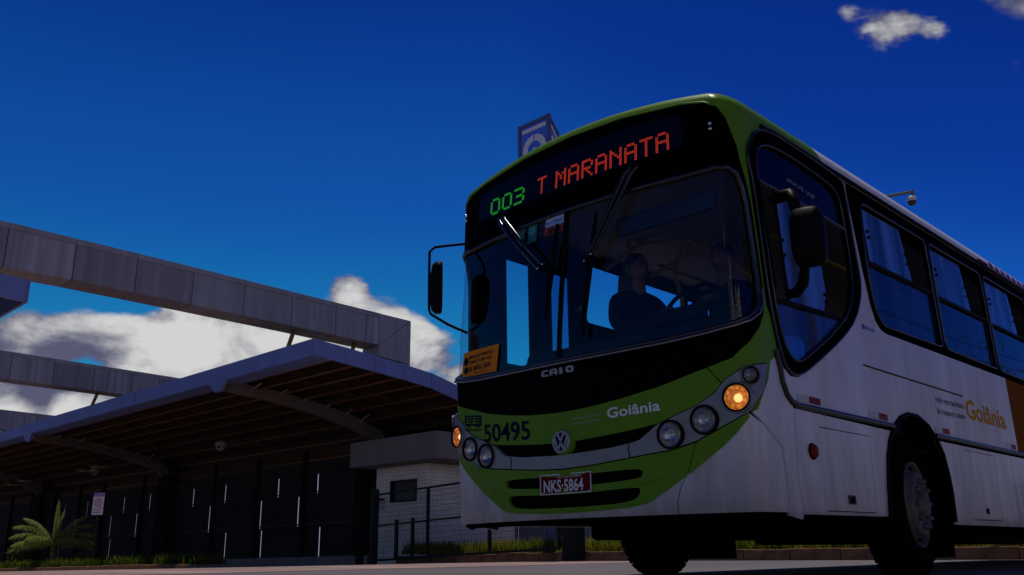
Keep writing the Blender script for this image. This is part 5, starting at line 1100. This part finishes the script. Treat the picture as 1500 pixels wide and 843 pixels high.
def person(loc, rz, label, hands, hair_long, mask, lean=0):
    """seated figure: pelvis at the origin, facing -Y before the turn"""
    r = tag(empty('person', loc, rz), label, 'person')
    hl, hr = hands
    P = [(0, 0, .08, .15, .12), (0, -.01, .26, .14, .11), (0, -.02-lean*.5, .44, .16, .11), (0, -.01-lean, .56, .10, .085), (0, -.02-lean, .64, .055, .055),
         (.17, -.01-lean, .54, .065), (.25, -.10-lean, .34, .05), tuple(hl)+(.033,), (-.17, -.01-lean, .54, .065), (-.25, -.10-lean, .34, .05), tuple(hr)+(.033,),
         (.10, -.06, .06, .10), (.13, -.42, .06, .075), (.13, -.44, -.32, .05), (-.10, -.06, .06, .10), (-.13, -.42, .06, .075), (-.13, -.44, -.32, .05), (.13, -.56, -.36, .04), (-.13, -.56, -.36, .04)]
    E_ = [(0, 1), (1, 2), (2, 3), (3, 4), (3, 5), (5, 6), (6, 7), (3, 8), (8, 9), (9, 10), (0, 11), (11, 12), (12, 13), (13, 17), (0, 14), (14, 15), (15, 16), (16, 18)]
    skin_body('body', P, E_, SHIRT, r)
    hd_ = MB(); cz, cy = .78, -.04-lean
    n, m_ = 16, 12; vs = []
    for i in range(m_+1):
        ph = PI*i/m_; z = -math.cos(ph); rr = math.sin(ph)
        for k in range(n):
            a = 2*PI*k/n; x = rr*math.cos(a)*.075; y = rr*math.sin(a)*.095; zz = z*.118
            if z < -.2: x *= 1-.25*(-z-.2); y *= 1-.12*(-z-.2)
            if abs(math.cos(a)) < .35 and math.sin(a) < 0 and -.35 < z < .1: y -= .016*(1-abs(z+.15)*2)
            vs.append((x, cy+y, cz+zz))
    hd_.add(vs, [(i*n+k, i*n+(k+1) % n, (i+1)*n+(k+1) % n, (i+1)*n+k) for i in range(m_) for k in range(n)], True)
    for s in (-1, 1): hd_.sphere((s*.077, cy+.005, cz-.01), .028, 8, 6, (.4, .7, 1.1))
    hd_.tube([(0, cy+.01, cz-.20), (0, cy, cz-.08)], [.055, .05], 10); hd_.build('head', SKIN, r)
    for s in (-1, 1): MB().sphere((s*.03, cy-.085, cz+.012), .011, 8, 6).build('eye', mat('eye', (.02, .015, .012), .2), r)
    hb = MB(); hb.sphere((0, cy+.02, cz+.035), .1, 16, 10, (.86, 1.0, 1.0))
    if hair_long: hb.tube([(0, cy+.03, cz+.06), (0, cy+.075, cz-.05), (0, cy+.09, cz-.22), (0, cy+.09, cz-.36)], [.075, .10, .11, .06], 10)
    hb.build('hair', HAIR, r)
    if mask: MB().sphere((0, cy-.055, cz-.055), .062, 12, 8, (.95, .85, .9)).build('face_mask', MASKW, r)
    else: MB().sphere((0, cy-.09, cz-.055), .02, 8, 6, (1.3, .5, .4)).build('mouth', SKIN, r)
    for (hx, hy, hz), s in ((hl, 1), (hr, -1)):
        base = Vector((hx, hy, hz)); fwd = Vector((0, -1, .15)).normalized()
        pts = [tuple(base)+(.03, .016), tuple(base+fwd*.05)+(.036, .015)]; ed = [(0, 1)]
        for q in range(4):
            o_ = base + fwd*.08 + Vector((s*(q-1.5)*-.019, 0, 0)); k = len(pts); ln = (.07, .08, .075, .055)[q]
            pts += [tuple(o_)+(.009,), tuple(o_+fwd*ln*.5+Vector((0, 0, -.012)))+(.0085,), tuple(o_+fwd*ln*.7+Vector((0, 0, -.04)))+(.0075,)]; ed += [(1, k), (k, k+1), (k+1, k+2)]
        k = len(pts); tb = base + fwd*.03 + Vector((-s*.035, 0, -.005)); pts += [tuple(tb)+(.011,), tuple(tb+fwd*.04+Vector((-s*.012, 0, -.02)))+(.009,)]; ed += [(0, k), (k, k+1)]
        skin_body('hand', pts, ed, SKIN, r, 1)
    return r
person((.62, 1.33, 1.40), 0, 'bus driver in a dark shirt holding the steering wheel behind the windscreen', ((.16, -.42, .38), (-.17, -.42, .36)), False, False)
person((.02, 1.05, 1.40), math.radians(70), 'passenger with long dark hair sitting beside the driver', ((.14, -.34, .10), (-.14, -.34, .10)), True, False)

# ------------------------------------------------------------------ roadside tree and power line, past the right edge of the view (mirrored in the bus side)
TLEAF = leafmat('street tree leaf', (.035, .075, .012), (.07, .10, .02), .6)
tre = tag(empty('street_tree', (9.5, 29, 0)), 'broad leafy street tree by the road, just past the right picture edge', 'tree')
tk = MB(); tk.tube([(0, 0, -.1), (.05, .1, 1.4), (-.05, .15, 2.9), (.1, .1, 4.2)], [.30, .23, .18, .10], 10); tk.build('trunk', TRUNK, tre)
lb = []
for k in range(7):
    a_ = k*.9+.3; e_ = Vector((math.cos(a_)*1.9, math.sin(a_)*1.9, 4.2+random.uniform(-.2, 1.6))); lb.append(e_)
    MB().tube([(0, .12, 2.4+.2*k), e_*.55 + Vector((0, 0, 1.5)), e_], [.10, .06, .02], 6).build('limb', TRUNK, tre)
b = MB()
for i in range(5200):
    c = random.choice(lb); v = c*random.uniform(.7, 1.1) + Vector((random.gauss(0, .62), random.gauss(0, .62), random.gauss(.2, .5)))
    q = Vector((random.uniform(-1, 1), random.uniform(-1, 1), random.uniform(-.8, .6))).normalized(); r_ = q.orthogonal().normalized(); l = random.uniform(.12, .22)
    b.add([v, v+q*l*.5+r_*l*.3, v+q*l, v+q*l*.5-r_*l*.3], [(0, 1, 2, 3)])
tag(b.build('crown', TLEAF, tre), kind='stuff')
up_ = tag(empty('utility_pole', (8.2, 16, 0)), 'concrete utility pole carrying sagging wires along the road, past the right picture edge', 'pole')
MB().tube([(0, 0, -.1), (0, 0, 8.2)], [.15, .10], 10).build('shaft', CONCW, up_); MB().box(-.9, .9, -.05, .05, 7.5, 7.6).build('crossarm', TRUNK, up_)
for x_, z_ in ((-.8, 7.66), (0, 7.66), (.8, 7.66), (.12, 6.2)):
    MB().tube([(x_, -26+k*4, z_ + .0022*((k*4-26)**2 - 26**2)*.8 + .0) for k in range(14)], .014, 5).build('wire', RUBBER, up_)
